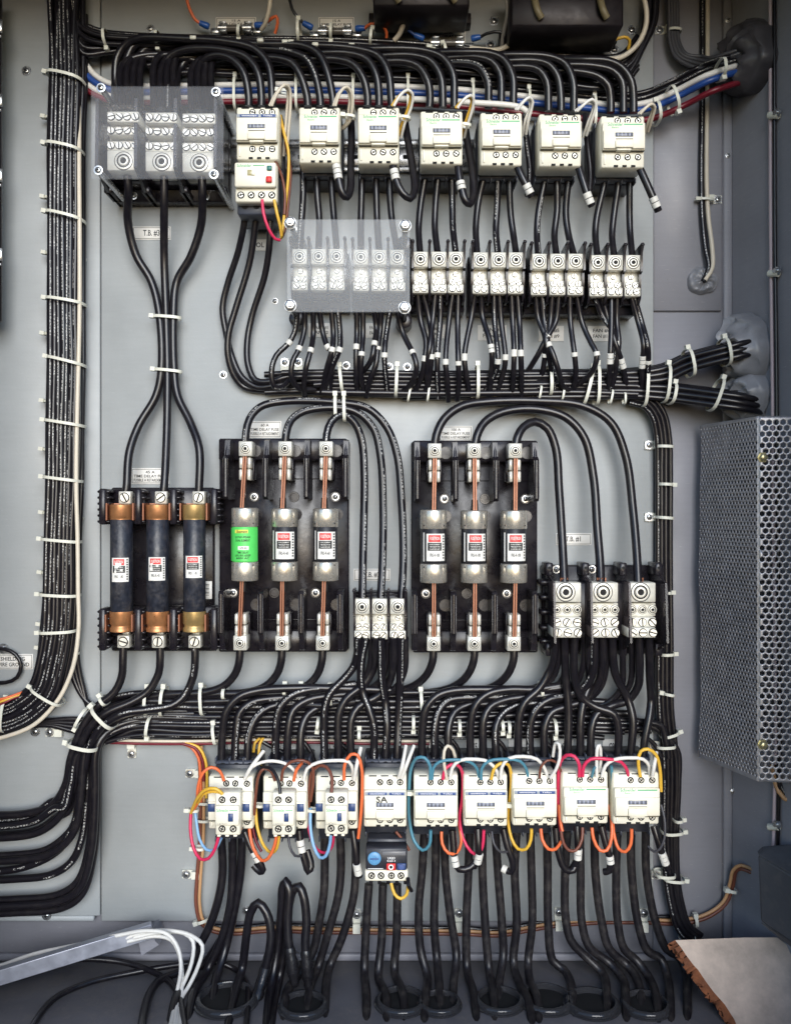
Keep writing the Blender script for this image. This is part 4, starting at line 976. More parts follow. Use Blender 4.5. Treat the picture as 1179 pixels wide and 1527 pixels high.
# more risers from the big upper block
k_ = 0
for pole, x0 in enumerate((176, 226, 282)):
    for j in range(4):
        x = x0+j*10+3; y = 100+random.uniform(-6, 6); hh = 58-j*3
        cable([(x+1, 168, 84), (x, 135, hh), (x+1, y, hh-12), (x+10, y-14-j*2, hh-20), (x+40, 82+j*4, hh-26), (x+110, 84+j*4, 16)], 10.5, BLK, 'black cable behind the clear cover rising from the %s pole, %s across' % (ORD[pole], ORD[j]), 'risers of the big upper terminal block'); k_ += 1
for i, (a, b_, c_, d_) in enumerate([(162, 74, 160, 50), (238, 74, 238, 53), (446, 36, 446, 66), (494, 64, 495, 42), (555, 50, 552, 72), (358, 62, 360, 45), (660, 72, 664, 90)]):
    tie(a, b_, c_, d_, 26, 22, 'white cable tie on the top harness, %s from the left' % ORD[i], 5.5)
for i, (x, y) in enumerate([(288, 56), (388, 60), (425, 62), (470, 66), (524, 67), (640, 69), (532, 70), (434, 62)]):
    t = Thing('cable_tie', 'white tie head lying on the top harness, %s' % ORD[i], 'cable tie', F(x, y, 50), 'white nylon cable ties')
    m = M(); c = F(x, y, 58); m.box(c[0]-4.5, c[0]+4.5, c[1]-2.6, c[1]+2.6, 44, 60, NYL, 1); m.box(c[0]+3, c[0]+9, c[1]-.5, c[1]+1.2, 50, 56, NYL, .5); t.part(m, 'tie_head')
# ---- coloured bus wires under the arches
B0 = [(116, 70), (124, 88), (142, 112), (170, 126), (250, 128), (340, 127), (450, 126), (560, 128), (640, 131), (700, 135), (780, 143), (870, 152), (930, 157), (968, 152), (1010, 134), (1050, 114), (1078, 104), (1104, 97), (1132, 94)]
H0 = [16, 16, 16, 16, 18, 30, 56, 52]
GW = 'coloured wires crossing behind the upper contactors'
for nm_, mt_, o, w_, dh in (('black printed', BLKP, -9, 8, 0), ('second black printed', BLKP, -16, 7.5, -5), ('white', WHT, 0, 8.5, 3), ('blue', BLUE, 9, 9.5, 4), ('second white', WHT, 18, 8.5, 1), ('dark red', RED, 25, 9, 0)):
    L_ = offs(B0, o, 3, .3)
    if nm_ == 'second white': L_ = L_[:11]+[(790, 172)]
    if o < 0: L_ = L_[5:]
    q = [(p[0], p[1], hh) for (p, hh) in zip(L_, [H0[min(7, int(i*8/len(L_)))]+dh for i in range(len(L_))])]
    cable(q, w_, mt_, nm_+' wire running behind the upper contactors', GW)
for i, (a, b_, c_, d_) in enumerate([(975, 153, 980, 184), (1008, 165, 996, 132), (1075, 114, 1072, 92)]):
    tie(a, b_+3, c_, d_, (30, 44, 66)[i], 20, 'white cable tie on the rising blue and white wires, %s from the left' % ORD[i], 6)
for i, (x, y) in enumerate([(352, 118), (443, 118), (527, 120), (608, 120), (704, 127), (787, 136), (884, 146)]):
    tie(x, y, x, y+48, 20, 18, 'white cable tie around the coloured wires above the upper contactors, %s from the left' % ORD[i], 5, tail=0)
# ---- thick conductors below the big upper block
G = 'thick conductors from the upper left block to the long fuses'
cable([(190, 262, 72), (192, 285, 66), (191, 330, 44), (203, 380, 30), (226, 420, 24), (238, 470, 24), (241, 550, 24), (233, 590, 24), (207, 635, 30), (193, 675, 40), (189, 728, 46), (186, 742, 46)], 12.5, BLK, 'thick conductor curving from the left pole of the clear-covered block', G)
cable([(245, 262, 72), (245, 300, 64), (245, 380, 34), (248, 470, 26), (250, 550, 26), (249, 640, 32), (245, 725, 46), (243, 742, 46)], 12.5, BLK, 'thick conductor running nearly straight from the middle pole of the clear-covered block', G)
cable([(301, 262, 72), (302, 290, 66), (300, 335, 44), (285, 382, 32), (264, 420, 24), (259, 470, 24), (260, 550, 24), (265, 590, 26), (284, 630, 32), (297, 668, 42), (297, 725, 46), (296, 742, 46)], 12.5, BLK, 'thick conductor curving from the right pole of the clear-covered block', G)
tie(230, 472, 270, 475, 25, 9, 'upper white tie gathering the three thick conductors', 5.6); tie(232, 551, 271, 555, 25, 9, 'lower white tie gathering the three thick conductors', 5.6)
# ---- overload relay cables
G = 'three cables of the upper overload relay'
cable([(366, 312, 60), (364, 334, 54), (355, 376, 36), (340, 422, 22), (332, 459, 16), (337, 495, 14), (346, 532, 14), (361, 563, 16), (385, 578, 18), (404, 576, 20), (440, 572, 20), (520, 574, 20)], 10, BLK, 'leftmost of the three looping cables under the upper overload relay', G)
cable([(384, 312, 60), (381, 334, 54), (372, 392, 38), (352, 459, 28), (341, 498, 25), (340, 529, 22), (349, 560, 16), (364, 577, 10), (392, 582, 12), (440, 580, 14), (520, 583, 14)], 10, BLK, 'middle of the three looping cables under the upper overload relay', G)
cable([(403, 312, 60), (402, 361, 50), (395, 410, 34), (376, 471, 20), (369, 508, 18), (370, 544, 20), (381, 567, 22), (404, 569, 24), (428, 562, 24), (453, 560, 22), (520, 562, 22)], 10, BLK, 'rightmost of the three looping cables under the upper overload relay', G)
# ---- contactors to the distribution blocks
G = 'cables from the upper contactors to the terminal blocks'
DN = [[[(452, 240), (452, 290), (450, 326), (447, 374)], [(472, 240), (473, 290), (476, 326), (475, 374)], [(492, 240), (495, 290), (498, 326), (502, 374)]],
 [[(540, 240), (539, 290), (538, 326), (538, 374)], [(560, 240), (561, 290), (562, 326), (565, 374)], [(579, 240), (581, 290), (584, 326), (592, 374)]],
 [[(636, 242), (634, 262), (627, 305), (624, 340), (626, 376)], [(654, 242), (653, 262), (649, 305), (648, 340), (652, 376)], [(672, 242), (673, 262), (674, 305), (675, 340), (679, 376)]],
 [[(723, 244), (721, 264), (713, 300), (709, 340), (711, 378)], [(741, 244), (742, 270), (741, 305), (739, 345), (742, 378)], [(759, 244), (759, 275), (761, 320), (765, 350), (769, 378)]],
 [[(813, 246), (812, 266), (802, 318), (800, 350), (802, 380)], [(829, 246), (830, 275), (830, 315), (826, 350), (829, 380)], [(847, 246), (846, 275), (843, 318), (847, 350), (855, 380)]],
 [[(902, 248), (901, 270), (889, 325), (887, 350), (890, 382)], [(921, 248), (921, 275), (915, 318), (912, 350), (915, 382)], [(938, 248), (938, 280), (938, 325), (939, 350), (942, 382)]]]
for ci, l3 in enumerate(DN):
    for j, P in enumerate(l3):
        cable(z(P, [50, 50, 44, 46, 60]), 10.2, BLK if (ci+j) % 4 else BLKP, '%s cable dropping from %s to its terminal block' % (('left', 'middle', 'right')[j], nmc[ci+1]), G)
# ---- capacitor-like thick stubs with white sleeves beside the upper contactors
G = 'thick black jumpers with white marker sleeves'
ST = [([(500, 234, 92), (502, 250, 96), (506, 272, 98), (511, 290, 96), (517, 294, 92), (522, 284, 86), (523, 240, 70), (524, 205, 60), (523, 180, 50), (520, 168, 34)], (505, 265, 22), 'the second upper contactor'),
 ([(584, 236, 92), (587, 252, 96), (591, 270, 98), (600, 288, 98), (611, 296, 94), (618, 284, 86), (615, 250, 74), (609, 215, 64), (604, 185, 52), (603, 166, 34)], (590, 268, 16), 'the third upper contactor'),
 ([(682, 238, 92), (684, 260, 96), (689, 285, 98), (694, 300, 98), (700, 304, 94), (705, 294, 86), (704, 255, 74), (697, 215, 62), (693, 185, 52), (692, 170, 34)], (688, 288, 13), 'the fourth upper contactor'),
 ([(768, 240, 92), (776, 260, 96), (787, 282, 96), (792, 293, 92)], (788, 283, 15), 'the fifth upper contactor'),
 ([(860, 242, 92), (868, 268, 96), (877, 296, 96), (882, 307, 92)], (877, 297, 17), 'the sixth upper contactor'),
 ([(950, 244, 92), (961, 268, 96), (976, 302, 96), (981, 315, 92)], (976, 301, 16), 'the last upper contactor')]
for P, mk, nm_ in ST: cable(P, 11.5, BLK, 'thick black jumper with a white sleeve at the lower right of %s' % nm_, G, marks=[mk])
cable([(786, 292, 70), (790, 260, 64), (786, 220, 60), (783, 190, 52), (782, 172, 34)], 9, BLKP, 'black wire down the right side of the fifth upper contactor', G)
cable([(876, 300, 70), (880, 262, 64), (876, 220, 60), (873, 190, 52), (872, 172, 34)], 9, BLK, 'black wire down the right side of the sixth upper contactor', G)
# pairs of coil wires on top of the upper contactors
CW = [([(405, 158, 108), (414, 138, 112), (425, 126, 110), (432, 132, 102), (433, 160, 90), (430, 200, 76), (428, 230, 60)], CREAMC, 'the blue-striped upper contactor'),
 ([(500, 158, 108), (507, 138, 112), (517, 129, 110), (524, 138, 104), (525, 160, 92), (522, 180, 80), (512, 192, 64)], CREAMC, 'the second upper contactor'),
 ([(587, 158, 108), (596, 143, 112), (607, 134, 110), (615, 140, 104), (613, 160, 92), (604, 182, 80), (598, 205, 64)], TAN, 'the third upper contactor'),
 ([(682, 161, 108), (691, 149, 112), (701, 142, 110), (706, 148, 104), (702, 170, 92), (696, 188, 80), (692, 205, 64)], TAN, 'the fourth upper contactor'),
 ([(771, 164, 108), (780, 152, 112), (789, 145, 110), (794, 152, 104), (788, 176, 92), (784, 200, 72)], WHT, 'the fifth upper contactor'),
 ([(860, 166, 108), (870, 156, 112), (882, 148, 110), (888, 155, 104), (882, 178, 92), (874, 202, 72)], WHT, 'the sixth upper contactor'),
 ([(954, 170, 108), (963, 160, 112), (971, 155, 110), (976, 160, 104), (972, 176, 92), (966, 196, 72)], CREAMC, 'the last upper contactor')]
for P, mt_, nm_ in CW:
    wire(P, WHT if mt_ is TAN else mt_, 'outer pale coil wire looping over the top right of %s' % nm_, 4.4)
    wire([(x+(-3 if i < 4 else -5), y+(2.5 if i else 0), hh-6) for i, (x, y, hh) in enumerate(P)], YEL if mt_ is TAN else mt_, 'inner coil wire looping over the top right of %s' % nm_, 4.4)
for i, (x, y) in enumerate([(522, 174), (604, 176), (694, 187), (425, 137)]):
    tie(x-8, y-1, x+7, y+1, 84, 5, 'small white tie gathering the coil wires of an upper contactor, %s' % ORD[i], 5)
wire([(418, 172, 70), (424, 200, 74), (430, 225, 72), (430, 262, 72), (425, 310, 80), (421, 345, 84), (419, 356, 86)], YEL, 'yellow wire hanging between the upper overload relay and the hex-nut cover', 4.4)
wire([(416, 172, 66), (426, 215, 66), (433, 250, 66), (430, 300, 74), (424, 345, 80), (419, 356, 82)], BRN, 'brown wire hanging beside the upper overload relay', 4.2)
wire([(391, 298, 104), (393, 318, 106), (400, 340, 102), (410, 356, 94), (417, 358, 88)], PINK, 'crimson wire looping out of the upper overload relay', 4.8)
wire([(409, 298, 104), (413, 318, 104), (418, 338, 98), (420, 352, 92)], YEL, 'short yellow wire out of the upper overload relay', 4.8)
wire([(408, 234, 98), (414, 248, 94), (420, 262, 88), (425, 290, 84), (424, 320, 84)], BRN, 'brown wire from the blue-striped upper contactor to the relay', 4.2)
# ---- middle harness
MH = [(395, 575), (450, 573), (520, 574), (600, 575), (700, 574), (800, 572), (880, 571), (940, 570)]
UP = [(990, 556), (1025, 541), (1075, 527), (1112, 518), (1144, 511)]; LO = [(990, 580), (1030, 584), (1075, 590), (1116, 596), (1144, 602)]
G = 'cables of the middle harness'
def spread(base, o, f): return offs(base, o*f, int(abs(o)*10)+3, .7)
for i in range(18):
    row = i % 3; c_ = i//3; o = -17+c_*6.8+row*1.5; up = o < 0
    st = max(0, min(5, (i*7) % 6)); base = MH[st:]
    A_ = offs(base, o*1.0, i, .8)
    if up:
        B_ = offs(UP, (o+8.5)*1.25, i+50, .5); hh = [14+row*9]*2+[20+row*11, 34+row*13, 60+row*10]
    else:
        B_ = offs(LO, (o-8.5)*1.25, i+50, .5); hh = [14+row*9]*2+[16+row*9, 30+row*11, 60+row*10]
    L_ = A_+B_; k = len(A_); hs = [14+row*9]*k+[16+row*10, 26+row*11, 42+row*12, 56+row*8, 48+row*2]
    cable([(p[0], p[1], h_) for p, h_ in zip(L_, hs)], 9.4, pm() if random.random() < .35 else BLK, 'black middle harness cable going to the %s right putty seal, %s in order' % (('upper' if up else 'lower'), ORD[i]), G)
for i in range(6):
    y = 556+i*6
    cable(z([(420+i*16, y), (480, y-1), (560, y), (640, y+1), (760, y), (860, y-1), (950, y+2)], 30+(i % 2)*5), 9, BLK, 'front row black cable along the middle harness, %s from its top' % ORD[i], G)
# fan cables
G = 'fan cables with white marker sleeves'
FC = [([(443, 462), (441, 490), (431, 511), (412, 530), (405, 553), (409, 577), (421, 577), (436, 562)], (431, 511, 8)),
 ([(454, 462), (454, 490), (446, 520), (436, 540), (435, 563), (446, 579), (470, 581)], (445, 521, 8)),
 ([(467, 462), (467, 500), (463, 523), (456, 550), (453, 578), (455, 592)], (462, 523, 8)),
 ([(476, 462), (481, 495), (489, 518), (498, 527), (492, 560), (480, 586)], (488, 516, 8)),
 ([(494, 462), (497, 500), (495, 522), (487, 550), (480, 586)], (495, 522, 8)),
 ([(504, 462), (507, 500), (506, 522), (496, 547), (491, 588)], (505, 523, 8)),
 ([(532, 462), (532, 500), (531, 518), (531, 560), (533, 584)], (531, 519, 9)),
 ([(541, 462), (541, 500), (539, 528), (538, 560), (544, 588)], (539, 528, 7)),
 ([(557, 462), (561, 490), (558, 513), (554, 535), (543, 552), (528, 568)], (558, 513, 8)),
 ([(568, 462), (567, 490), (563, 520), (560, 545), (550, 570), (546, 592)], (563, 520, 6)),
 ([(582, 462), (577, 490), (573, 530), (575, 560), (578, 588)], (573, 530, 8)),
 ([(591, 462), (600, 495), (617, 531), (621, 548), (613, 572), (598, 586)], (616, 530, 7)),
 ([(622, 436), (627, 478), (635, 510), (633, 535), (628, 562), (616, 588)], (633, 535, 9)),
 ([(630, 436), (640, 478), (644, 510), (643, 532), (640, 562), (632, 592)], (643, 532, 8)),
 ([(649, 436), (645, 478), (640, 520), (636, 555), (640, 590)], None),
 ([(657, 436), (656, 480), (652, 530), (652, 560), (654, 594)], (652, 530, 8)),
 ([(675, 436), (669, 480), (664, 540), (667, 570), (668, 598)], (664, 540, 9)),
 ([(683, 436), (682, 480), (683, 542), (684, 570), (681, 597)], (683, 542, 7)),
 ([(708, 438), (703, 470), (692, 533), (695, 560), (700, 590)], (692, 534, 11)),
 ([(717, 438), (719, 472), (729, 505), (733, 528), (732, 560), (729, 592)], (732, 525, 13)),
 ([(736, 438), (737, 480), (742, 539), (738, 556), (722, 582)], (742, 539, 8)),
 ([(744, 438), (747, 480), (753, 533), (751, 552), (741, 584)], (753, 534, 9)),
 ([(762, 438), (764, 480), (766, 527), (765, 560), (763, 592)], (766, 528, 11)),
 ([(771, 438), (774, 480), (776, 527), (777, 560), (777, 594)], (776, 527, 10)),
 ([(798, 440), (802, 475), (812, 502), (812, 530), (806, 570)], (810, 528, 6)),
 ([(807, 440), (811, 480), (814, 512), (820, 540), (826, 590)], None),
 ([(823, 440), (820, 480), (816, 508), (824, 528), (833, 556), (838, 575), (856, 586)], (820, 518, 8)),
 ([(833, 440), (828, 480), (815, 503), (801, 530), (786, 554)], (815, 503, 7)),
 ([(849, 440), (850, 480), (856, 529), (858, 555), (853, 588)], (856, 530, 7)),
 ([(859, 440), (867, 480), (881, 512), (889, 528), (886, 547), (872, 566), (852, 578)], (888, 528, 7)),
 ([(885, 440), (898, 472), (914, 495), (918, 513), (916, 545), (910, 592)], (917, 512, 8)),
 ([(895, 440), (906, 475), (917, 512), (927, 542), (935, 585)], (926, 541, 16)),
 ([(911, 440), (911, 480), (909, 535), (906, 585)], (909, 534, 16)),
 ([(920, 440), (919, 480), (922, 510), (918, 545), (912, 580)], None),
 ([(940, 442), (951, 480), (959, 515), (957, 540), (956, 586)], (957, 537, 19)),
 ([(945, 442), (956, 480), (965, 515), (966, 540), (963, 592)], (965, 538, 6))]
for i, (P, mk) in enumerate(FC):
    hs = [58, 50, 56+(i % 3)*4, 58+(i % 3)*4, 48, 30]
    q = z(P, hs)
    who = 'under the hex-nut cover' if i < 12 else 'from the open terminal blocks'
    cable(q, 8.4, BLK if i % 5 else BLKP, 'black fan cable %s, %s from the left%s' % (who, ORD[i if i < 12 else i-12], ', white-sleeved' if mk else ''), G, marks=[mk] if mk else [])
for i, (a, b_, c_, d_) in enumerate([(507, 548, 511, 585), (592, 547, 590, 592), (711, 546, 711, 595), (818, 545, 819, 590), (881, 550, 868, 604), (889, 545, 888, 604), (961, 545, 958, 606)]):
    tie(a, b_, c_, d_, 28, 21, 'white cable tie across the middle harness, %s from the left' % ORD[i], 6)
for i, (a, b_, c_, d_) in enumerate([(608, 600, 612, 572), (637, 600, 640, 570), (803, 596, 806, 570), (837, 598, 840, 572), (908, 604, 912, 576), (930, 604, 930, 580)]):
    tie(a, b_-2, c_, d_+6, 34, 8, 'small white tie showing at the lower edge of the middle harness, %s from the left' % ORD[i], 4, head=False)
for i, (a, b_, c_, d_, h_, dd) in enumerate([(993, 545, 988, 600, 34, 30), (1003, 573, 998, 602, 38, 26), (1024, 537, 1029, 560, 48, 28), (1083, 521, 1079, 545, 62, 28), (1068, 592, 1058, 612, 54, 27), (1075, 569, 1073, 590, 54, 27)]):
    if i == 2: a, b_, c_, d_ = 1022, 522, 1030, 562
    if i == 3: a, b_, c_, d_ = 1076, 506, 1083, 545
    if i == 4: a, b_, c_, d_ = 1074, 566, 1058, 612
    if i == 5: continue
    tie(a, b_, c_, d_, h_, dd-6, 'white cable tie on the cables heading to the right putty seals, %s from the left' % ORD[i], 6)
for i, (x, y, w_) in enumerate([(425, 541, 'left one'), (445, 541, 'right one')]): mount(x, y, PI/2, 'screwed tie mount above the left end of the middle harness, '+w_)
for i, (x, y) in enumerate([(516, 545), (580, 547), (607, 547), (333, 559), (437, 342-0), (410, 449)]):
    panel_screw(x, y, 0, 'panel screw %s' % ['above the middle harness below the fifth fan cable', 'above the middle harness, left of a tie', 'above the middle harness, right of a tie', 'left of the looping relay cables', 'beside the top left nut of the hex-nut cover', 'small bright rivet left of the hex-nut cover'][i], 4 if i != 5 else 3)
# ---- fuse arch cables
G = 'arched cables from the fuses'
cable([(366, 668, 50), (367, 645, 50), (372, 625, 46), (388, 607, 40), (420, 599, 34), (500, 600, 34), (548, 609, 34), (577, 638, 34), (592, 680, 36), (598, 740, 40), (601, 830, 50), (598, 896, 62)], 12, BLKP, 'outer printed arch cable from the green-labelled fuse to the small block', G)
cable([(425, 668, 50), (427, 645, 50), (434, 627, 44), (452, 614, 38), (492, 608, 34), (530, 614, 32), (556, 638, 32), (567, 680, 34), (571, 760, 38), (570, 840, 50), (567, 896, 62)], 12, BLKP, 'middle arch cable of the green-labelled fuse holder', G)
cable([(486, 668, 50), (487, 648, 50), (494, 629, 44), (510, 618, 38), (528, 630, 34), (539, 656, 32), (543, 710, 34), (542, 790, 42), (541, 840, 50), (540, 896, 62)], 12, BLKP, 'inner arch cable of the green-labelled fuse holder', G)
cable([(648, 672, 50), (650, 650, 50), (662, 625, 46), (688, 606, 40), (730, 599, 34), (800, 598, 34), (868, 605, 34), (910, 630, 34), (932, 680, 36), (943, 760, 42), (949, 830, 56), (951, 872, 66)], 13, BLK, 'outermost wide arch cable over the right-hand fuse holder', G)
cable([(707, 672, 50), (710, 652, 50), (722, 630, 44), (748, 615, 38), (795, 610, 34), (842, 622, 34), (870, 652, 36), (884, 710, 38), (890, 790, 46), (894, 840, 56), (895, 872, 66)], 13, BLK, 'middle wide arch cable over the right-hand fuse holder', G)
cable([(768, 672, 50), (770, 655, 50), (780, 637, 44), (797, 629, 38), (815, 638, 36), (828, 668, 36), (833, 730, 40), (838, 810, 50), (841, 872, 66)], 13, BLK, 'inner wide arch cable over the right-hand fuse holder', G)
tie(500, 590, 501, 628, 32, 12, 'left of the two white ties standing over the fuse arches', 6); tie(513, 590, 514, 628, 32, 12, 'right of the two white ties standing over the fuse arches', 6)
# ---- lower harness
G = 'cables of the lower harness'
for i, (y, w_, h_) in enumerate([(1033, 9, 26), (1036, 10, 14), (1045, 10.5, 30), (1055, 11, 28), (1062, 11, 16), (1068, 9, 28), (1077, 8.6, 30), (1084, 8.6, 31), (1090, 8.4, 28), (1097, 8, 30), (1074, 8.4, 14), (1088, 8.4, 14), (1050, 9, 14), (1098, 8.2, 14)]):
    R_ = random.Random(i); j = lambda: R_.uniform(-1.6, 1.6)
    x0 = (150, 160, 156, 170, 150, 180, 150, 160, 172, 150, 120, 120, 150, 120)[i]
    endx = (760, 820, 905, 860, 940, 900, 950, 965, 930, 700, 960, 970, 880, 900)[i]
    P = [(x0, y+12)]+[(xx, y+j()) for xx in (200, 290, 380, 480, 580, 680, 780, 860) if xx < endx-30]+[(endx, y+2)]
    cable(z(P, h_), w_, BLK if i % 3 else BLKP, 'horizontal black cable of the lower harness, %s listed from its top edge' % ORD[i], G)
for i, (mt_, y) in enumerate([(CREAMC, 1105), (RED, 1109), (BRN, 1108)]):
    wire(z([(150, y-2), (220, y), (300, y), (380, y-2), (470, y-2), (560, y), (640, y)], 20-i*3), mt_, ('cream', 'red', 'brown')[i]+' wire along the underside of the lower harness', 4.6)
cable(z([(920, 1072), (950, 1078), (975, 1085), (990, 1098), (996, 1130)], 18), 10, BLK, 'black cable from the lower harness into the right loom', G)
cable(z([(860, 1066), (930, 1074), (965, 1077), (985, 1082), (993, 1110)], 26), 10, BLK, 'upper black cable from the lower harness into the right loom', G)
# fuse bottoms into the left sweep
G = 'thick cables sweeping from the fuse bottoms'
cable([(184, 962, 44), (183.5, 985, 44), (182, 1008, 42), (171, 1032, 42), (145, 1054, 44), (122, 1087, 44), (106, 1130, 42), (98, 1170, 34), (78, 1200, 26), (40, 1213, 22), (-30, 1216, 20)], 12, BLK, 'thick cable from the leftmost long fuse sweeping out at the left', G)
cable([(239, 962, 44), (239, 985, 44), (237, 1003, 42), (222, 1030, 42), (196, 1047, 46), (161, 1062, 50), (137, 1082, 50), (120, 1115, 46), (113, 1160, 40), (98, 1205, 32), (60, 1240, 26), (-30, 1252, 22)], 12, BLK, 'thick cable from the middle long fuse sweeping out at the left', G)
cable([(291, 962, 44), (291, 985, 44), (289, 1006, 42), (276, 1036, 42), (256, 1052, 48), (222, 1058, 52), (187, 1063, 56), (157, 1079, 54), (138, 1104, 50), (126, 1150, 44), (118, 1210, 36), (90, 1265, 30), (40, 1292, 26), (-30, 1302, 22)], 12, BLKP, 'thick cable from the third long fuse sweeping out at the left', G)
sw = [(1222, 16), (1245, 14), (1276, 18), (1284, 30), (1312, 16), (1342, 20), (1352, 30), (1362, 18), (1232, 28)]
for i, (ye, h_) in enumerate(sw):
    t = (ye-1215)/150; x1 = 103+40*t; xx = 101+44*t
    P = [(260+i*10, 1052+i*4), (205, 1056+i*3), (168, 1068+i*3), (140+t*12, 1090+i*2), (112+34*t, 1125), (xx+1, 1165+20*t), (xx-4-6*(1-t), 1195+80*t), (xx-22, ye-28), (xx-52, ye-8), (20, ye-1), (-40, ye+1)]
    cable(z(P, [26, 30, h_+14, h_+18, h_+14, h_+8, h_, h_]), 11.5, BLK if i % 4 else BLKP, 'black cable of the lower left sweep, %s from the top at the picture edge' % ORD[(0, 2, 3, 4, 5, 6, 7, 8, 1)[i]], 'cables of the lower left sweep')
tie(104, 1105, 148, 1115, 44, 24, 'white tie round the left sweep below the bend', 7); tie(141, 1052, 172, 1084, 48, 24, 'white tie slanting over the bend of the left sweep', 7, tail=0); tie(116, 1083, 132, 1055, 40, 20, 'white tie on the left side of the sweep bend', 5.5); tie(152, 1038, 160, 1050, 36, 14, 'small white tie head at the start of the sweep', 6)
for i, (x, w_) in enumerate(((358, ('leftmost')), (420.5, 'middle'), (481, 'rightmost'))):
    cable([(x, 962, 44), (x-1, 985, 44), (x-8, 1006, 40), (x-26, 1024, 36), (x-56, 1033, 34), (x-100, 1035, 32), (x-160, 1042, 26)], 12, BLK, '%s thick cable out of the green-labelled fuse holder bottom' % w_, G)
for i, (x, w_) in enumerate(((646, 'leftmost'), (707, 'middle'), (766, 'rightmost'))):
    cable([(x, 962, 44), (x-1, 985, 44), (x-10, 1006, 38), (x-28, 1022, 26), (x-50, 1030, 20), (x-100, 1036, 18), (x-150, 1040, 16)], 12, BLK, '%s thick cable out of the right-hand fuse holder bottom' % w_, G)
# arches to the lower contactors
G = 'cables arching into the lower contactors'
LA = [('B1', [[(330, 1142), (330, 1133), (332, 1093), (338, 1060), (356, 1039), (384, 1030), (442, 1026), (520, 1027), (600, 1030)], [(350, 1142), (350, 1133), (352, 1093), (358, 1062), (376, 1047), (402, 1042), (440, 1040), (510, 1042)], [(369, 1142), (369, 1133), (372, 1093), (384, 1067), (402, 1054), (430, 1050), (480, 1052)]]),
 ('B2', [[(411, 1142), (411, 1131), (412, 1082), (418, 1054), (435, 1037), (458, 1029), (488, 1026), (530, 1020)], [(428, 1142), (428, 1130), (430, 1087), (437, 1059), (458, 1044), (486, 1038), (530, 1034)], [(448, 1142), (448, 1130), (450, 1085), (460, 1064), (483, 1052), (530, 1046)]]),
 ('B3', [[(484, 1142), (484, 1128), (484, 1060), (492, 1034), (511, 1014), (526, 996), (533, 973), (534, 950)], [(505, 1142), (505, 1128), (505, 1066), (516, 1042), (544, 1019), (557, 996), (560, 972), (560, 950)], [(523, 1142), (523, 1125), (524, 1072), (534, 1054), (565, 1037), (580, 1017), (586, 991), (587, 950)]]),
 ('B4', [[(557, 1140), (557, 1128), (557, 1082), (549, 1054), (540, 1030), (538, 991), (545, 950)], [(575, 1140), (575, 1125), (577, 1082), (574, 1042), (570, 1014), (568, 950)], [(592, 1140), (592, 1125), (594, 1072), (596, 1020), (597, 950)]]),
 ('B5', [[(629, 1140), (629, 1131), (630, 1082), (636, 1054), (652, 1037), (674, 1030), (738, 1028), (800, 1029), (860, 1022)], [(648, 1140), (648, 1125), (649, 1082), (654, 1060), (669, 1044), (713, 1040), (770, 1040)], [(668, 1140), (668, 1125), (669, 1082), (677, 1062), (697, 1051), (740, 1050)]]),
 ('B6', [[(701, 1140), (701, 1128), (702, 1075), (710, 1049), (728, 1034), (758, 1028), (797, 1028), (850, 1020)], [(720, 1140), (720, 1125), (721, 1072), (730, 1054), (751, 1044), (784, 1039), (840, 1036)], [(739, 1140), (739, 1125), (739, 1082), (748, 1065), (769, 1052), (810, 1048)]]),
 ('B7', [[(772, 1138), (772, 1125), (774, 1070), (782, 1047), (804, 1026), (820, 998), (826, 975), (826, 948)], [(790, 1138), (790, 1125), (791, 1077), (802, 1054), (820, 1042), (845, 1038), (872, 1024), (884, 1000), (886, 948)], [(811, 1138), (811, 1122), (812, 1082), (822, 1062), (842, 1054), (875, 1042), (893, 1015), (898, 985), (898, 948)]]),
 ('B8', [[(846, 1136), (846, 1122), (847, 1060), (843, 1010), (841, 948)], [(865, 1136), (865, 1122), (865, 1075), (870, 1044), (878, 1020), (878, 985), (878, 948)], [(880, 1136), (880, 1122), (882, 1083), (889, 1065), (912, 1052), (935, 1045), (950, 1025), (953, 1000), (952, 948)]]),
 ('B9', [[(921, 1136), (921, 1122), (921, 1083), (914, 1064), (889, 1055), (866, 1039), (856, 1010), (856, 948)], [(940, 1136), (940, 1122), (943, 1072), (934, 1039), (917, 1006), (912, 948)], [(959, 1136), (960, 1108), (968, 1065), (970, 1045), (968, 1006), (967, 948)]])]
nb = ['the first lower contactor', 'the second lower contactor', 'the third lower contactor', 'the contactor marked SA', 'the fifth lower contactor', 'the sixth lower contactor', 'the seventh lower contactor', 'the eighth lower contactor', 'the last lower contactor']
for ci, (k_, l3) in enumerate(LA):
    for j, P in enumerate(l3):
        hs = [48, 50, 54-j*3, 52-j*4, 48-j*5, 44-j*5, 38]
        if P[-1][1] < 960: hs = hs[:5]+[60, 72]
        prn = (ci, j) in ((0, 1), (0, 2), (1, 0), (2, 0), (3, 0), (3, 1), (3, 2), (4, 1), (5, 2), (6, 1))
        cable(z(P, hs), 12.2, BLKP if prn else BLK, '%s power cable arching up from %s' % (('left', 'middle', 'right')[j], nb[ci]), G, roll=random.uniform(-.7, .7) if prn else None)
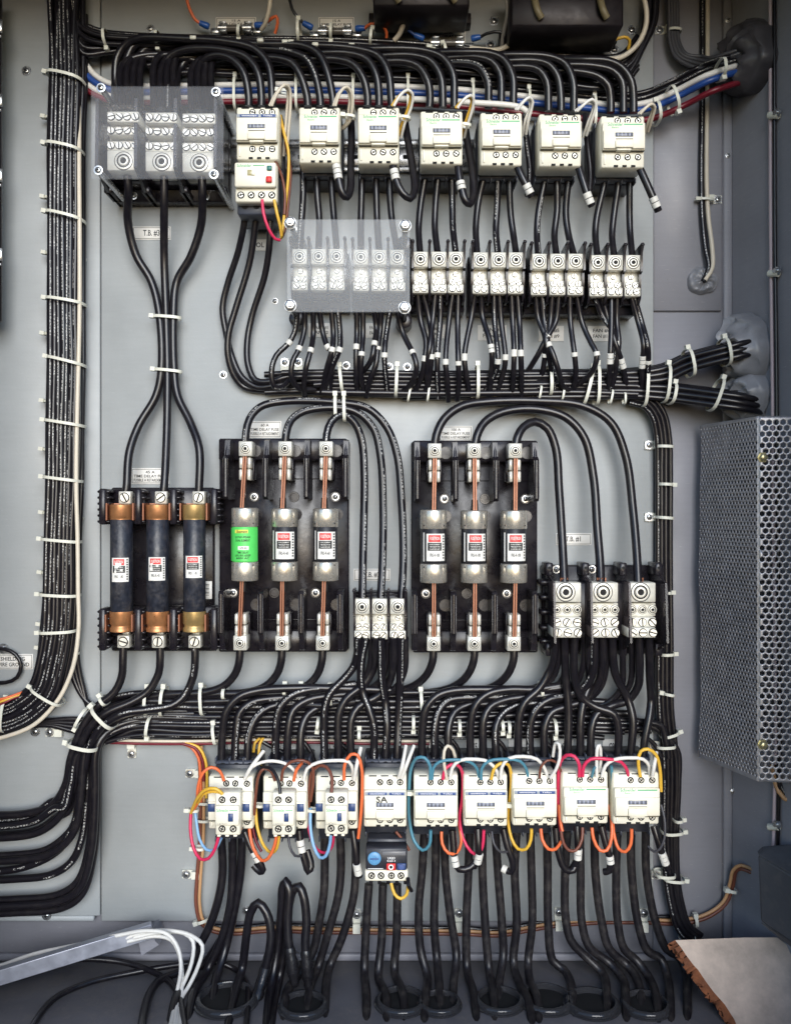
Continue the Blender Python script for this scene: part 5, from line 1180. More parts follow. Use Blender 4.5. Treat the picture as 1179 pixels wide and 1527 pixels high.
for i, P in enumerate([[(832, 948), (832, 985), (822, 1012), (800, 1024), (760, 1034)], [(870, 948), (869, 990), (858, 1020), (835, 1034), (780, 1040)], [(905, 948), (904, 990), (894, 1026), (872, 1044), (820, 1048)], [(926, 948), (928, 990), (925, 1027), (905, 1048), (860, 1056)], [(940, 948), (942, 985), (938, 1022), (918, 1046), (880, 1062)], [(842, 948), (842, 990), (838, 1012), (820, 1030), (780, 1046)], [(552, 950), (552, 985), (542, 1012), (520, 1028), (480, 1040)], [(577, 950), (577, 985), (570, 1010), (548, 1030), (500, 1048)], [(604, 950), (603, 1000), (590, 1025), (560, 1042), (520, 1054)]]):
    cable(z(P, [62, 50, 36, 26]), 9.6, BLK, 'shaded back cable leaving the %s block downwards, %s from the left' % (('smoky-barrier', 'small')[i > 5], ORD[i % 6]), G)
for i, P in enumerate([[(372, 1090), (395, 1108), (425, 1124), (440, 1136)], [(448, 1100), (464, 1122), (470, 1140)], [(490, 1092), (512, 1112), (530, 1128)], [(660, 1092), (680, 1112), (690, 1138)], [(628, 1090), (650, 1104), (668, 1122)], [(732, 1095), (748, 1110), (760, 1130)], [(800, 1092), (815, 1108), (832, 1128)], [(820, 1088), (824, 1110), (826, 1134)], [(955, 1095), (975, 1110), (985, 1130)]]):
    cable(z(P, 20), 6.5, BLK, 'thin black wire slipping down behind the lower contactors, %s from the left' % ORD[(0, 1, 2, 4, 3, 5, 6, 7, 8)[i]], 'thin wires behind the lower contactors')
for i, (a, b_, c_, d_) in enumerate([(302, 1022, 304, 1065), (246, 1024, 243, 1066), (222, 1024, 220, 1064), (222, 1096, 226, 1068), (320, 1078, 324, 1108), (484, 1080, 486, 1102), (474, 1086, 476, 1068), (536, 1086, 536, 1100), (493, 1022, 494, 1050), (627, 1028, 629, 1062), (616, 1086, 616, 1066), (684, 1090, 684, 1072), (757, 1092, 757, 1074), (748, 1088, 747, 1072), (826, 1095, 825, 1072), (426, 1020, 426, 1034), (450, 1020, 450, 1034), (336, 1024, 336, 1040), (804, 1020, 806, 1036)]):
    tie(a, b_, c_, d_, 26, 20, 'white cable tie on the lower harness, %s in order from left and top' % ORD[i], 6)
# ---- down from the lower contactors
G = 'cables dropping from the lower contactors to the floor'
DD = [[(329, 1236), (332, 1300), (326, 1340), (312, 1382), (293, 1420), (280, 1455), (262, 1490), (250, 1515)], [(347, 1236), (347, 1300), (344, 1346), (330, 1401), (309, 1447), (290, 1478), (276, 1512)], [(362, 1236), (359, 1300), (350, 1355), (336, 1416), (321, 1465), (314, 1512)],
 [(484, 1236), (484, 1300), (483, 1330), (476, 1375), (466, 1420), (444, 1455), (428, 1478), (420, 1512)], [(507, 1236), (508, 1300), (504, 1337), (489, 1392), (474, 1443), (462, 1474), (456, 1512)], [(530, 1236), (530, 1300), (527, 1337), (510, 1398), (492, 1440), (486, 1471), (485, 1512)],
 [(550, 1318), (548, 1345), (545, 1400), (543, 1450), (546, 1480), (546, 1515)], [(571, 1318), (570, 1345), (569, 1400), (564, 1455), (575, 1485), (576, 1515)], [(592, 1318), (592, 1345), (591, 1400), (588, 1448), (600, 1480), (602, 1512)],
 [(633, 1236), (629, 1300), (624, 1358), (627, 1417), (637, 1456), (634, 1488), (632, 1515)], [(650, 1236), (649, 1300), (647, 1378), (651, 1429), (655, 1475), (656, 1512)], [(662, 1236), (664, 1300), (671, 1365), (680, 1425), (676, 1465), (672, 1512)],
 [(700, 1236), (698, 1300), (695, 1378), (696, 1445), (706, 1483), (712, 1515)], [(719, 1236), (719, 1300), (723, 1378), (729, 1448), (735, 1480), (738, 1512)], [(738, 1236), (742, 1300), (748, 1378), (750, 1425), (744, 1464), (744, 1512)],
 [(770, 1236), (767, 1300), (770, 1378), (765, 1435), (772, 1462), (788, 1495), (795, 1520)], [(790, 1236), (792, 1300), (793, 1378), (787, 1434), (789, 1460), (800, 1490), (804, 1515)], [(815, 1236), (816, 1300), (817, 1378), (824, 1433), (840, 1446), (850, 1464), (856, 1512)],
 [(846, 1234), (842, 1300), (843, 1370), (851, 1403), (874, 1428), (898, 1452), (904, 1480), (905, 1515)], [(864, 1234), (865, 1300), (867, 1375), (878, 1412), (908, 1436), (928, 1460), (932, 1485), (934, 1515)], [(886, 1234), (887, 1300), (896, 1372), (908, 1415), (935, 1440), (951, 1465), (956, 1512)],
 [(920, 1234), (918, 1300), (920, 1370), (930, 1415), (948, 1432), (966, 1456), (978, 1488), (982, 1512)], [(940, 1234), (941, 1300), (951, 1378), (965, 1418), (985, 1430), (994, 1455), (998, 1485), (1000, 1512)], [(962, 1234), (963, 1300), (976, 1372), (994, 1416), (1013, 1428), (1022, 1450), (1024, 1480), (1024, 1512)]]
def lowh(x, y):
    fl = 1438; hmax = D*(1-(fl-CY)/(y-CY)) if y > 1450 else 999
    base = 44 if y < 1290 else (36 if y < 1350 else 30)
    hm = D*(1-(1438-CY)/(y-CY)) if y > 1438 else 0
    hm = hm if y < 1500 else hm*1.0
    return math.log(math.exp(base/14)+math.exp((hm+12)/14))*14 if y < 1551 else hm-20
for i, P in enumerate(DD):
    P[-1] = (P[-1][0], 1552)
    o = cable([(x, y, lowh(x, y)) for x, y in P], 13, BLKD if i > 2 else BLK, 'black cable dropping to the cabinet floor, %s from the left' % ORD[i], G)
# looped dead ends with taped tips
G = 'dead-end cable loops with taped tips'
for i, (P, w_) in enumerate([([(340, 1500), (352, 1475), (361, 1445), (368, 1392), (374, 1360), (385, 1346), (397, 1360), (404, 1389), (402, 1416), (394, 1450), (386, 1478)], 'low wide one at the left'), ([(398, 1510), (404, 1470), (413, 1422), (420, 1350), (421, 1325), (426, 1314), (431, 1326), (429, 1370), (430, 1400), (434, 1428)], 'tall narrow one'), ([(408, 1512), (416, 1460), (428, 1400), (431, 1350), (437, 1328), (446, 1321), (453, 1338), (457, 1376), (455, 1405), (457, 1432)], 'one beside the tall narrow one')]):
    q = [(x, y, max(46+k*3, (D*(1-(1438-CY)/(y-CY)) if y > 1438 else 0)+14)) if k else (x, y, 40) for k, (x, y) in enumerate(P)]
    t = Thing('cable', 'black dead-end cable loop with a taped tip, '+w_, 'cable', F(*q[0]), G)
    m = M(); q[0] = (q[0][0]-4, 1552, D*(1-(1438-CY)/(1552-CY))-10); m.tube([F(*p) for p in q], 6.2, BLK, 12, True); t.part(m, 'jacket')
    e = F(*q[-1]); d = (Vector(F(*q[-1]))-Vector(F(*q[-2]))).normalized(); m = M(); s0 = Vector(e)-d*14
    seq = [(0, 6.6), (6, 8.2), (12, 7.4), (18, 9.0), (25, 8.0), (32, 9.2), (38, 7.8), (42, 6.0), (48, 6.4), (53, 4.2)]
    if i == 0: seq = [(-40, 6.6), (-30, 7.6), (-22, 7.0), (-12, 8.2), (-4, 7.4)]+seq[1:7]
    m.tube([s0+d*a for a, r_ in seq], 0, TAPE, 12, False, rads=[r_ for a, r_ in seq]); t.part(m, 'taped_tip')
# floor conduit bushings
for i, (x, y, r_) in enumerate([(338, 1494, 46), (452, 1503, 36), (598, 1497, 38), (655, 1500, 32), (744, 1496, 36), (814, 1494, 40), (882, 1500, 40), (962, 1502, 36)]):
    hh = D*(1-(1438-CY)/(y-CY)); c = F(x, y, hh); r2 = r_*K(hh); e = .35*i % .9
    t = Thing('conduit_bushing', 'round grey conduit bushing on the cabinet floor, %s from the left' % ORD[i], 'bushing', (c[0], 1438, hh), 'floor conduit bushings')
    m = M(); m.lathe((c[0], 1438, hh), [(-.5, r2*1.06), (-2.5, r2*1.06), (-3, r2), (-7, r2*.98), (-9, r2*.92), (-9, r2*.84), (-5, r2*.80), (-1, r2*.79)], BUSH, 'v', 36); t.part(m, 'ring')
    m = M(); m.lathe((c[0], 1438, hh), [(-1.6, r2*.80), (-2.6, r2*.6), (-3.4, r2*.3), (-3.6, .01)], HOLE_SHADE, 'v', 30); t.part(m, 'throat')
# ---- right loom
RL = [(940, 592), (965, 600), (981, 620), (988, 655), (989, 700), (989, 780), (989, 860), (990, 960), (991, 1060), (996, 1110), (998, 1160), (997, 1240), (1000, 1300), (1006, 1345), (1020, 1385), (1040, 1402)]
G = 'cables of the right vertical loom'
for i in range(4):
    L_ = offs(RL, 9-i*6.2, i+90, .5)
    cable(z(L_, [26, 22, 16, 12, 12, 12, 12, 14, 16]), 7.6, BLKP if i == 0 else BLK, 'black cable of the right vertical loom, %s from its left' % ORD[i], G)
for i in range(3):
    cable(z(offs(RL, 6-i*6.5, i+95, .5), [16, 10, 2, -4, -4, -4, 0]), 7.8, BLK, 'rear black cable of the right vertical loom, %s from its left' % ORD[i], G)
for i in range(2):
    cable(z([(960+i*6, 1082+i*3), (985, 1092), (1004+i*5, 1118), (1008+i*3, 1170), (1005+i*3, 1240), (1006+i*3, 1300), (1012, 1345), (1026, 1384), (1044, 1404)], 14), 8.5, BLK, 'outer black cable joining the right loom from the lower harness, %s' % ORD[i], G)
for i, (a, b_, c_, d_) in enumerate([(977, 666, 1001, 667), (1000, 723, 980, 722), (977, 771, 1001, 773), (998, 883, 979, 884), (1002, 974, 982, 975), (986, 1032, 1002, 1035), (1009, 1090, 984, 1098), (976, 1112, 1004, 1111), (1016, 1238, 986, 1240), (1014, 1220, 1002, 1221), (976, 1302, 1004, 1303), (1018, 1310, 988, 1308), (1034, 1396, 1014, 1402)]):
    tie(a, b_, c_, d_, 12 if i < 6 else 14, 16, 'white cable tie on the right vertical loom, %s from the top' % ORD[i], 5.5, head=(i in (1, 3, 4, 5, 6, 8, 9, 11)))
for i, (x, y) in enumerate([(966, 664), (966, 771), (973, 1111), (976, 1303)]): mount(x, y, 0, 'screwed tie mount at the left of the right vertical loom, %s from the top' % ORD[i], ln=20)
# ---- grey cables to the top right seal, wires on the right
for i in range(4):
    cable([(996+i*4.2, -20, 12), (997+i*4.2, 30, 8), (998+i*4.4, 62, 8), (1006+i*5.5, 84-i*1, 10+i), (1028+i*6, 98-i*4.5, 18), (1060, 103-i*5.5, 36), (1090, 96-i*6, 54), (1112, 86-i*5, 58), (1140, 80-i*3, 46)], 6, GRYC, 'slim grey cable bending into the top right putty seal, %s from the left' % ORD[i], 'grey cables to the top right seal')
mount(981, 47, 0, 'screwed tie mount on the grey cables near the top', -14, 18); tie(996, 46, 1014, 47, 6, 8, 'white tie on the grey cables near the top', 5, head=False)
G = 'light wires beside the looms'
cable([(1046.5, -20, -6), (1046.5, 150, -6), (1045, 250, -5), (1046, 320, -5), (1051, 370, -3), (1056, 400, 2), (1048, 420, 4)], 8.5, BLKP, 'black printed wire dropping to the round putty seal on the back wall', 'cables of the back wall')
cable([(1054.5, -20, -4), (1054, 120, -4), (1053, 200, -4), (1053, 280, -4), (1056, 330, -3), (1061, 370, 0), (1061, 400, 4), (1050, 418, 6)], 6.6, CREAMC, 'cream wire dropping to the round putty seal on the back wall', G)
mount(1068, 299, PI, 'screwed tie mount on the black and cream pair of the back wall', -14, 16); tie(1041, 298, 1062, 299, -5, 7, 'white tie on the black and cream pair of the back wall', 4.5)
for i, (dx, mt_, nm_) in enumerate(((0, mat('mauve_jacket', (.52, .42, .45), .45), 'pale'), (6, BLK, 'dark'))):
    cable([wq(1148+dx+q, y, 5) for q, y in ((0, -20), (0, 200), (1, 400), (3, 560), (4, 700), (6, 900), (8, 1100), (6, 1200), (4, 1290))], 5.6, mt_, nm_+' wire running the full height of the right side wall', 'wires on the right side wall')
for i, y in enumerate((172, 408, 1233)):
    t = Thing('tie_mount', 'nylon clip with screw on the right side wall, %s from the top' % ORD[i], 'tie mount', wp(1152, y, 4), 'clips on the right side wall')
    m = M(); a = wp(1146, y, 9); b = wp(1160, y, 5); m.tube([a, b], 5, NYL, 8, False); t.part(m, 'clip_body')
    m = M(); c = Vector(wp(1160, y-4, 5)); m.tube([c, c+WN*4], 5.5, STEEL, 12, False); m.tube([c+WN*4, c+WN*7], 3.4, STEEL, 10, False); t.part(m, 'screw')
# tan / dark pair round the bottom
TP = [(300, 1112), (303, 1140), (304, 1200), (303, 1260), (299, 1310), (298, 1350), (304, 1374), (320, 1384), (350, 1387), (400, 1383), (470, 1385), (540, 1386), (620, 1387), (690, 1388), (745, 1390), (790, 1382), (830, 1376), (900, 1371), (960, 1371), (1010, 1372), (1050, 1364), (1078, 1344), (1088, 1315), (1092, 1298), (1104, 1290), (1124, 1298)]
cable(z(TP, [14, 12, 10, 0, -4, -4, -4, -4, 4, 30]), 5, TAN, 'tan wire running down and along the foot of the mounting panel', 'wire pair around the foot of the panel')
cable(z(offs(TP, 5, 5, .4), [12, 10, 8, -2, -6, -6, -6, -6, 2, 28]), 5.6, BRN, 'dark brown wire running beside the tan one along the foot of the panel', 'wire pair around the foot of the panel')
cable(z(offs(TP, -4.5, 6, .6)[7:20], -5), 5, BLKP, 'black printed wire along the foot of the panel', 'wire pair around the foot of the panel')
wire(z([(268, 1108), (285, 1114), (296, 1130), (299, 1160), (300, 1200)], 16), ORG, 'orange wire bending down from the lower harness beside the tan pair', 4.6)
wire(z([(276, 1108), (296, 1114), (306, 1132), (309, 1160), (308, 1190)], 20), YEL, 'yellow wire bending down from the lower harness beside the tan pair', 4.6)
wire(z([(272, 1109), (291, 1115), (302, 1134), (304, 1165)], 22), RED, 'red wire bending down from the lower harness beside the tan pair', 4.4)
for i, (x, y, a_) in enumerate([(284, 1152, 0), (279, 1302, 0), (198, 1123, -PI/2), (76, 1091, 0), (120, 1093-20+4, 0)]):
    if i == 4: continue
    mount(x, y, a_, ['screwed tie mount left of the first lower contactor', 'screwed tie mount on the tan pair below the first lower contactor', 'screwed tie mount hanging under the lower harness', 'screwed tie mount in the shade under the left loom'][i], 0, 20)
for i, (x, y) in enumerate([(240, 1356+8), (53, 1091), (70, 1365), (40, 106), (225, 43), (534, 1362), (368, 1362-4), (1124, 688)]):
    if i in (0, 7): continue
    panel_screw(x, y, 0, 'panel screw %s' % ['', 'under the left loom bend', 'at the lower left corner of the panel', 'at the upper left beside the loom', 'above the top harness at the left', 'between the cables near the foot of the panel', 'near the taped cable loops'][i], 5 if i != 4 else 4.4)
for i, (x, y) in enumerate([(492, 1362), (684, 1360), (832, 1358), (958, 1360)]): mount(x+40 if i == 0 else x, y, PI/2, 'screwed tie mount at the foot of the panel, %s from the left' % ORD[i], 0, 26)
tie(295, 1374, 312, 1368, 6, 9, 'white tie at the lower left bend of the tan pair', 6, tail=0)
tie(1035, 1366, 1036, 1380, -2, 9, 'white tie on the tan pair at the lower right', 6); tie(1084, 1326, 1096, 1328, 6, 8, 'white tie on the tan pair rising at the lower right', 6)
tie(295, 1222, 312, 1223, 14, 8, 'white tie on the tan pair beside the first lower contactor', 5, head=False); tie(295, 1196, 312, 1197, 14, 8, 'second white tie on the tan pair beside the first lower contactor', 5, head=False)
# ---- coloured control wires of the lower contactors
HC = 108
def cw(P, mt_, label, w=4.8, hs=None): wire(z(P, hs or [HC, HC+6, HC+8, HC+2, HC-8]), mt_, label, w)
cw([(334, 1164), (328, 1150), (315, 1144), (303, 1152), (296, 1170), (293, 1200), (287, 1208)], ORG, 'orange wire looping over the left of the first lower contactor')
cw([(332, 1184), (322, 1176), (308, 1177), (296, 1188), (289, 1202), (285, 1212)], YEL, 'yellow wire into the add-on block of the first lower contactor', 5.2, [138, 140, 132, 110, 96])
cw([(330, 1182), (318, 1180), (304, 1184), (296, 1196), (288, 1210)], YEL, 'second yellow wire into the add-on block of the first lower contactor', 4.8, [134, 132, 124, 108, 92])
cw([(285, 1212), (284, 1235), (289, 1265), (299, 1281), (311, 1280), (321, 1265), (326, 1248)], PINK, 'pink wire looping below the first lower contactor', 5.0, [92, 96, 104, 112, 120, 124])
cw([(290, 1204), (293, 1225), (298, 1252), (308, 1267), (320, 1267), (330, 1250)], LBLUE, 'light blue wire looping below the first lower contactor', 4.4, [84, 88, 98, 104, 112])
cw([(365, 1162), (372, 1148), (382, 1134), (393, 1120)], WHT, 'pair of white stub wires above the first lower contactor', 6)
cw([(365, 1162), (376, 1144), (398, 1135), (424, 1138), (440, 1150), (446, 1164)], WHT, 'white wire arching from the first to the second lower contactor', 5)
cw([(418, 1184), (416, 1168), (408, 1150), (396, 1144), (384, 1154), (380, 1175), (380, 1200)], BLK, 'black wire looping into the second lower contactor', 5, [136, 130, 120, 112, 100, 84])
cw([(410, 1164), (404, 1150), (394, 1146), (386, 1156), (382, 1180), (379, 1215)], BRN, 'brown wire looping at the left of the second lower contactor', 4.4)
cw([(420, 1164), (422, 1148), (434, 1136), (452, 1134), (465, 1142), (467, 1165), (463, 1195)], BRN, 'brown wire arching between the second and third lower contactors', 4.6)
cw([(438, 1164), (442, 1148), (450, 1138)], ORG, 'short orange wire at the top of the second lower contactor', 5)
cw([(494, 1182), (495, 1160), (487, 1144), (475, 1142), (465, 1152), (461, 1180), (460, 1208)], BRN, 'brown wire looping into the add-on block beside the SA contactor', 5, [136, 126, 116, 108, 98, 84])
cw([(453, 1164), (458, 1146), (474, 1137), (500, 1134), (520, 1136), (526, 1148), (526, 1163)], WHT, 'white printed wire arching over the third lower contactor', 5.2)
cw([(513, 1163), (514, 1140), (523, 1125), (533, 1126), (539, 1145), (540, 1175), (538, 1215), (534, 1250)], ORG, 'orange wire looping between the third contactor and the one marked SA', 5)
cw([(528, 1163), (532, 1140), (538, 1115)], WHT, 'white stub wire standing above the third lower contactor', 6)
cw([(374, 1200), (372, 1235), (378, 1265), (390, 1283), (400, 1280), (409, 1262), (412, 1248)], ORG, 'orange wire looping below the second lower contactor', 5, [90, 98, 108, 118, 124, 128])
cw([(381, 1198), (384, 1235), (394, 1262), (405, 1272), (413, 1264), (416, 1248)], YEL, 'yellow wire looping below the second lower contactor', 4.8, [84, 92, 104, 116, 124])
cw([(377, 1200), (376, 1225), (382, 1255), (390, 1270)], RED, 'dark red wire beside the second lower contactor', 4.4, [80, 84, 88])
cw([(463, 1205), (463, 1235), (468, 1262), (477, 1279), (486, 1276), (492, 1258), (493, 1247)], LBLUE, 'light blue wire looping below the third lower contactor', 5, [92, 98, 108, 118, 126])
cw([(459, 1205), (461, 1240), (472, 1266), (485, 1272), (495, 1262), (497, 1248)], PINK, 'crimson wire looping below the third lower contactor', 4.6, [84, 90, 104, 118])
cw([(594, 1160), (600, 1140), (605, 1112)], WHT, 'left white stub wire above the SA contactor', 5.6); cw([(599, 1160), (607, 1138), (617, 1112)], WHT, 'right white stub wire above the SA contactor', 5.6)
cw([(583, 1317), (588, 1333), (597, 1340), (606, 1334), (608, 1322)], YEL, 'yellow wire looping under the dark-faced overload relay', 5)
cw([(608, 1310), (609, 1320), (613, 1328)], BLK, 'black stub wire beside the dark-faced overload relay', 6)
cw([(590, 1240), (600, 1252), (610, 1268)], BRN, 'brown wire under the SA contactor', 4.4, [80, 80, 80])
cw([(641, 1162), (641, 1142), (633, 1130), (622, 1130), (613, 1145), (610, 1175), (610, 1220), (618, 1255), (630, 1268), (640, 1260), (642, 1238)], TEAL, 'teal wire circling the left of the fifth lower contactor', 5, [108, 114, 110, 90, 80, 84, 92, 96])
cw([(644, 1162), (646, 1145), (655, 1136), (680, 1133), (700, 1136), (711, 1146), (714, 1162)], TEAL, 'teal wire arching from the fifth to the sixth lower contactor')
cw([(717, 1162), (718, 1146), (728, 1135), (755, 1132), (775, 1135), (784, 1146), (787, 1160)], TEAL, 'teal wire arching from the sixth to the seventh lower contactor')
cw([(666, 1162), (662, 1140), (662, 1120), (667, 1112), (675, 1118), (679, 1134)], CREAMC, 'cream loop wire above the fifth lower contactor', 5)
cw([(671, 1162), (674, 1145), (685, 1134), (705, 1132), (728, 1136), (740, 1150), (743, 1162)], WHT, 'white wire arching from the fifth to the sixth lower contactor', 5.4)
cw([(746, 1162), (748, 1144), (758, 1131), (780, 1128), (800, 1132), (811, 1145), (816, 1160)], WHT, 'white wire arching from the sixth to the seventh lower contactor', 5.4)
cw([(660, 1162), (663, 1148), (672, 1140), (682, 1141), (689, 1152), (689, 1190), (685, 1220), (690, 1250), (702, 1270), (712, 1274), (719, 1262), (721, 1238)], PINK, 'crimson wire looping between the fifth and sixth lower contactors', 5, [108, 112, 104, 84, 78, 88, 98, 100])
cw([(732, 1162), (736, 1147), (746, 1138), (757, 1140), (762, 1160), (760, 1190), (757, 1220), (762, 1250), (772, 1266), (784, 1266), (791, 1252), (792, 1236)], YEL, 'yellow wire looping between the sixth and seventh lower contactors', 5, [108, 112, 104, 84, 78, 88, 98, 100])
cw([(658, 1240), (659, 1258), (668, 1272), (680, 1272), (687, 1258), (684, 1225)], ORG, 'orange wire looping under the fifth lower contactor', 4.8, [98, 102, 104, 90, 76])
cw([(820, 1160), (828, 1148), (834, 1130), (833, 1110), (828, 1108), (824, 1128)], WHT, 'white printed wire looping up right of the seventh lower contactor', 5)
cw([(804, 1160), (806, 1144), (815, 1134), (828, 1136), (836, 1150)], BRN, 'thin dark red wire over the seventh lower contactor', 3.8)
cw([(863, 1158), (863, 1140), (856, 1128), (845, 1126), (835, 1136), (832, 1165), (832, 1210), (836, 1240)], PINK, 'crimson wire looping over the left of the eighth lower contactor', 5.4, [108, 114, 108, 92, 80, 76])
cw([(868, 1158), (870, 1142), (880, 1132), (905, 1132), (925, 1136), (934, 1148), (936, 1158)], PINK, 'crimson wire arching from the eighth to the last lower contactor', 5.4)
cw([(889, 1158), (889, 1130), (890, 1115), (893, 1111), (895, 1125), (894, 1150)], WHT, 'white printed loop standing above the eighth lower contactor', 5.2)
cw([(882, 1158), (885, 1146), (890, 1142)], TEAL, 'short teal wire at the top of the eighth lower contactor', 4.4)
cw([(897, 1158), (902, 1142), (914, 1133), (940, 1130), (958, 1132), (967, 1142), (967, 1158)], WHT, 'white wire arching from the eighth to the last lower contactor', 5.4)
cw([(911, 1142), (912, 1165), (911, 1190), (909, 1210)], TEAL, 'teal wire going down between the last two lower contactors', 4.6, [98, 88, 78])
cw([(954, 1158), (951, 1135), (955, 1120), (965, 1117), (977, 1125), (983, 1145), (985, 1180)], YEL, 'yellow wire looping over the last lower contactor', 5.2)
cw([(972, 1158), (975, 1140), (978, 1122)], WHT, 'white stub wire standing on the last lower contactor', 5.6)
cw([(806, 1236), (808, 1252), (817, 1266), (828, 1266), (836, 1255)], ORG, 'orange wire looping under the seventh lower contactor', 5)
cw([(833, 1200), (835, 1225), (838, 1240)], ORG, 'orange wire beside the eighth lower contactor', 5, [84, 90, 94])
cw([(868, 1234), (867, 1252), (858, 1268), (848, 1268), (840, 1258), (836, 1240)], BRN, 'brown wire looping under the eighth lower contactor', 4.8)
cw([(882, 1234), (884, 1250), (894, 1268), (904, 1268), (911, 1250), (911, 1220), (907, 1200)], ORG, 'orange wire looping between the last two lower contactors', 5.2, [98, 102, 104, 92, 78])
cw([(913, 1210), (914, 1240), (922, 1266), (932, 1270), (940, 1258), (941, 1236)], ORG, 'orange wire looping under the last lower contactor', 5.2, [82, 92, 102, 102])
cw([(985, 1200), (990, 1220), (990, 1250), (983, 1266), (974, 1270), (966, 1262)], GRYC, 'thin dark wire looping right of the last lower contactor', 3.6)
cw([(733, 1240), (736, 1258), (745, 1270), (756, 1270)], GRYC, 'thin grey wire under the sixth lower contactor', 3.6)
cw([(430, 1245), (432, 1262), (440, 1276), (450, 1276)], GRYC, 'thin dark wire under the second lower contactor', 4)
cw([(394, 1098), (388, 1108), (386, 1125), (388, 1142)], YEL, 'yellow wire coming down behind the first two lower contactors', 4.6, [24, 24, 40]); cw([(388, 1100), (380, 1108), (378, 1122)], YEL, 'second yellow wire coming down behind the first two lower contactors', 4.6, [22, 22, 30])
for i, (a, b_) in enumerate(((282, 1207), (290, 1264), (379, 1200), (459, 1207), (613, 1182), (760, 1200))): tie(a, b_, a+14, b_+1, 92, 6, 'small white tie on the coloured wires of the lower row, %s' % ORD[i], 5)
G = 'thick black jumpers with white marker sleeves'
JP = [([(365, 1240), (374, 1262), (386, 1284), (392, 1297), (388, 1300), (378, 1290)], (378, 1281, 16), 'the first lower contactor'), ([(446, 1238), (449, 1262), (455, 1286), (460, 1300), (464, 1292), (458, 1268)], (450, 1262, 18), 'the second lower contactor'),
 ([(526, 1238), (530, 1268), (533, 1296), (536, 1306)], (533, 1298, 18), 'the third lower contactor'), ([(674, 1238), (676, 1262), (678, 1284), (684, 1296), (700, 1294), (710, 1284)], (678, 1280, 16), 'the fifth lower contactor'),
 ([(712, 1236), (713, 1260), (713, 1280), (706, 1292)], (713, 1279, 16), 'the sixth lower contactor'), ([(750, 1236), (756, 1262), (764, 1286), (762, 1300), (752, 1296)], (754, 1296, 8), 'the sixth contactor, longer one'),
 ([(828, 1234), (832, 1270), (842, 1296), (854, 1298), (860, 1280)], None, 'the seventh lower contactor'), ([(860, 1232), (861, 1255), (860, 1282), (852, 1296)], (860, 1276, 16), 'the eighth lower contactor'),
 ([(896, 1232), (902, 1256), (909, 1282), (908, 1298), (900, 1300)], (908, 1283, 12), 'the eighth contactor, right side'), ([(974, 1232), (981, 1255), (989, 1280), (995, 1296)], (988, 1278, 20), 'the last lower contactor')]
for P, mk, nm_ in JP: cable(z(P, [94, 98, 96, 90]), 10.5, BLK, 'thick black jumper with a white sleeve below %s' % nm_, G, marks=[mk] if mk else [])
for i, (x, y, s_) in enumerate([(536, 1120, 1), (392, 1122, 1)]): pass
# ---- putty seals
def seal(name, label, c, e1, e2, nrm, r1, r2, hgt, mt_, seed, rim=1.0):
    R_ = random.Random(seed); m = M(); vs = []; fs = []; nr, na = 12, 40
    ph = [R_.uniform(0, 6.28) for _ in range(8)]
    for j in range(nr+1):
        t = j/nr
        for i in range(na):
            a = 2*PI*i/na
            wob = 1+.06*math.sin(2*a+ph[0])+.05*math.sin(3*a+ph[1])+.03*math.sin(7*a+ph[2])
            rr = (1-t**2.2)*wob+.001; z_ = hgt*(1-(1-t)**2.2)*(1+.10*math.sin(4*a+ph[3]+t*3)+.06*math.sin(9*a+ph[4]))+hgt*.07*math.sin(t*16+a*2+ph[5])+hgt*.05*math.sin(a*13+t*9)
            vs.append(Vector(c)+e1*(r1*rr*math.cos(a))+e2*(r2*rr*math.sin(a))+nrm*(max(0, z_)-.5))
    for j in range(nr):
        for i in range(na): fs.append([j*na+i, j*na+(i+1) % na, (j+1)*na+(i+1) % na, (j+1)*na+i])
    fs.append([nr*na+i for i in range(na)])
    m.add(vs, fs, mt_, True); o = m.build(name, None, tuple(c)); tag(o, label, 'putty seal', 'putty seals around cable entries')
E2 = Vector((0, 1, 0))
seal('putty_seal', 'dark wrinkled putty seal at the top right where grey cables enter', wp(1122, 90, 0), WD, E2, WN, 54, 54, 42, PUTTYD, 1)
seal('putty_seal', 'large grey putty seal around the upper cable bundle on the side wall', wp(1120, 520, 0), WD, E2, WN, 46, 48, 46, PUTTY, 2)
seal('putty_seal', 'smaller grey putty seal around the lower cable bundle on the side wall', wp(1122, 594, 0), WD, E2, WN, 38, 38, 40, PUTTY, 3)
seal('putty_seal', 'round grey putty seal on the back wall under the cream wire', F(1044, 421, -15.5), Vector((1, 0, 0)), E2, Vector((0, 0, 1)), 22, 22, 18, PUTTY, 4)
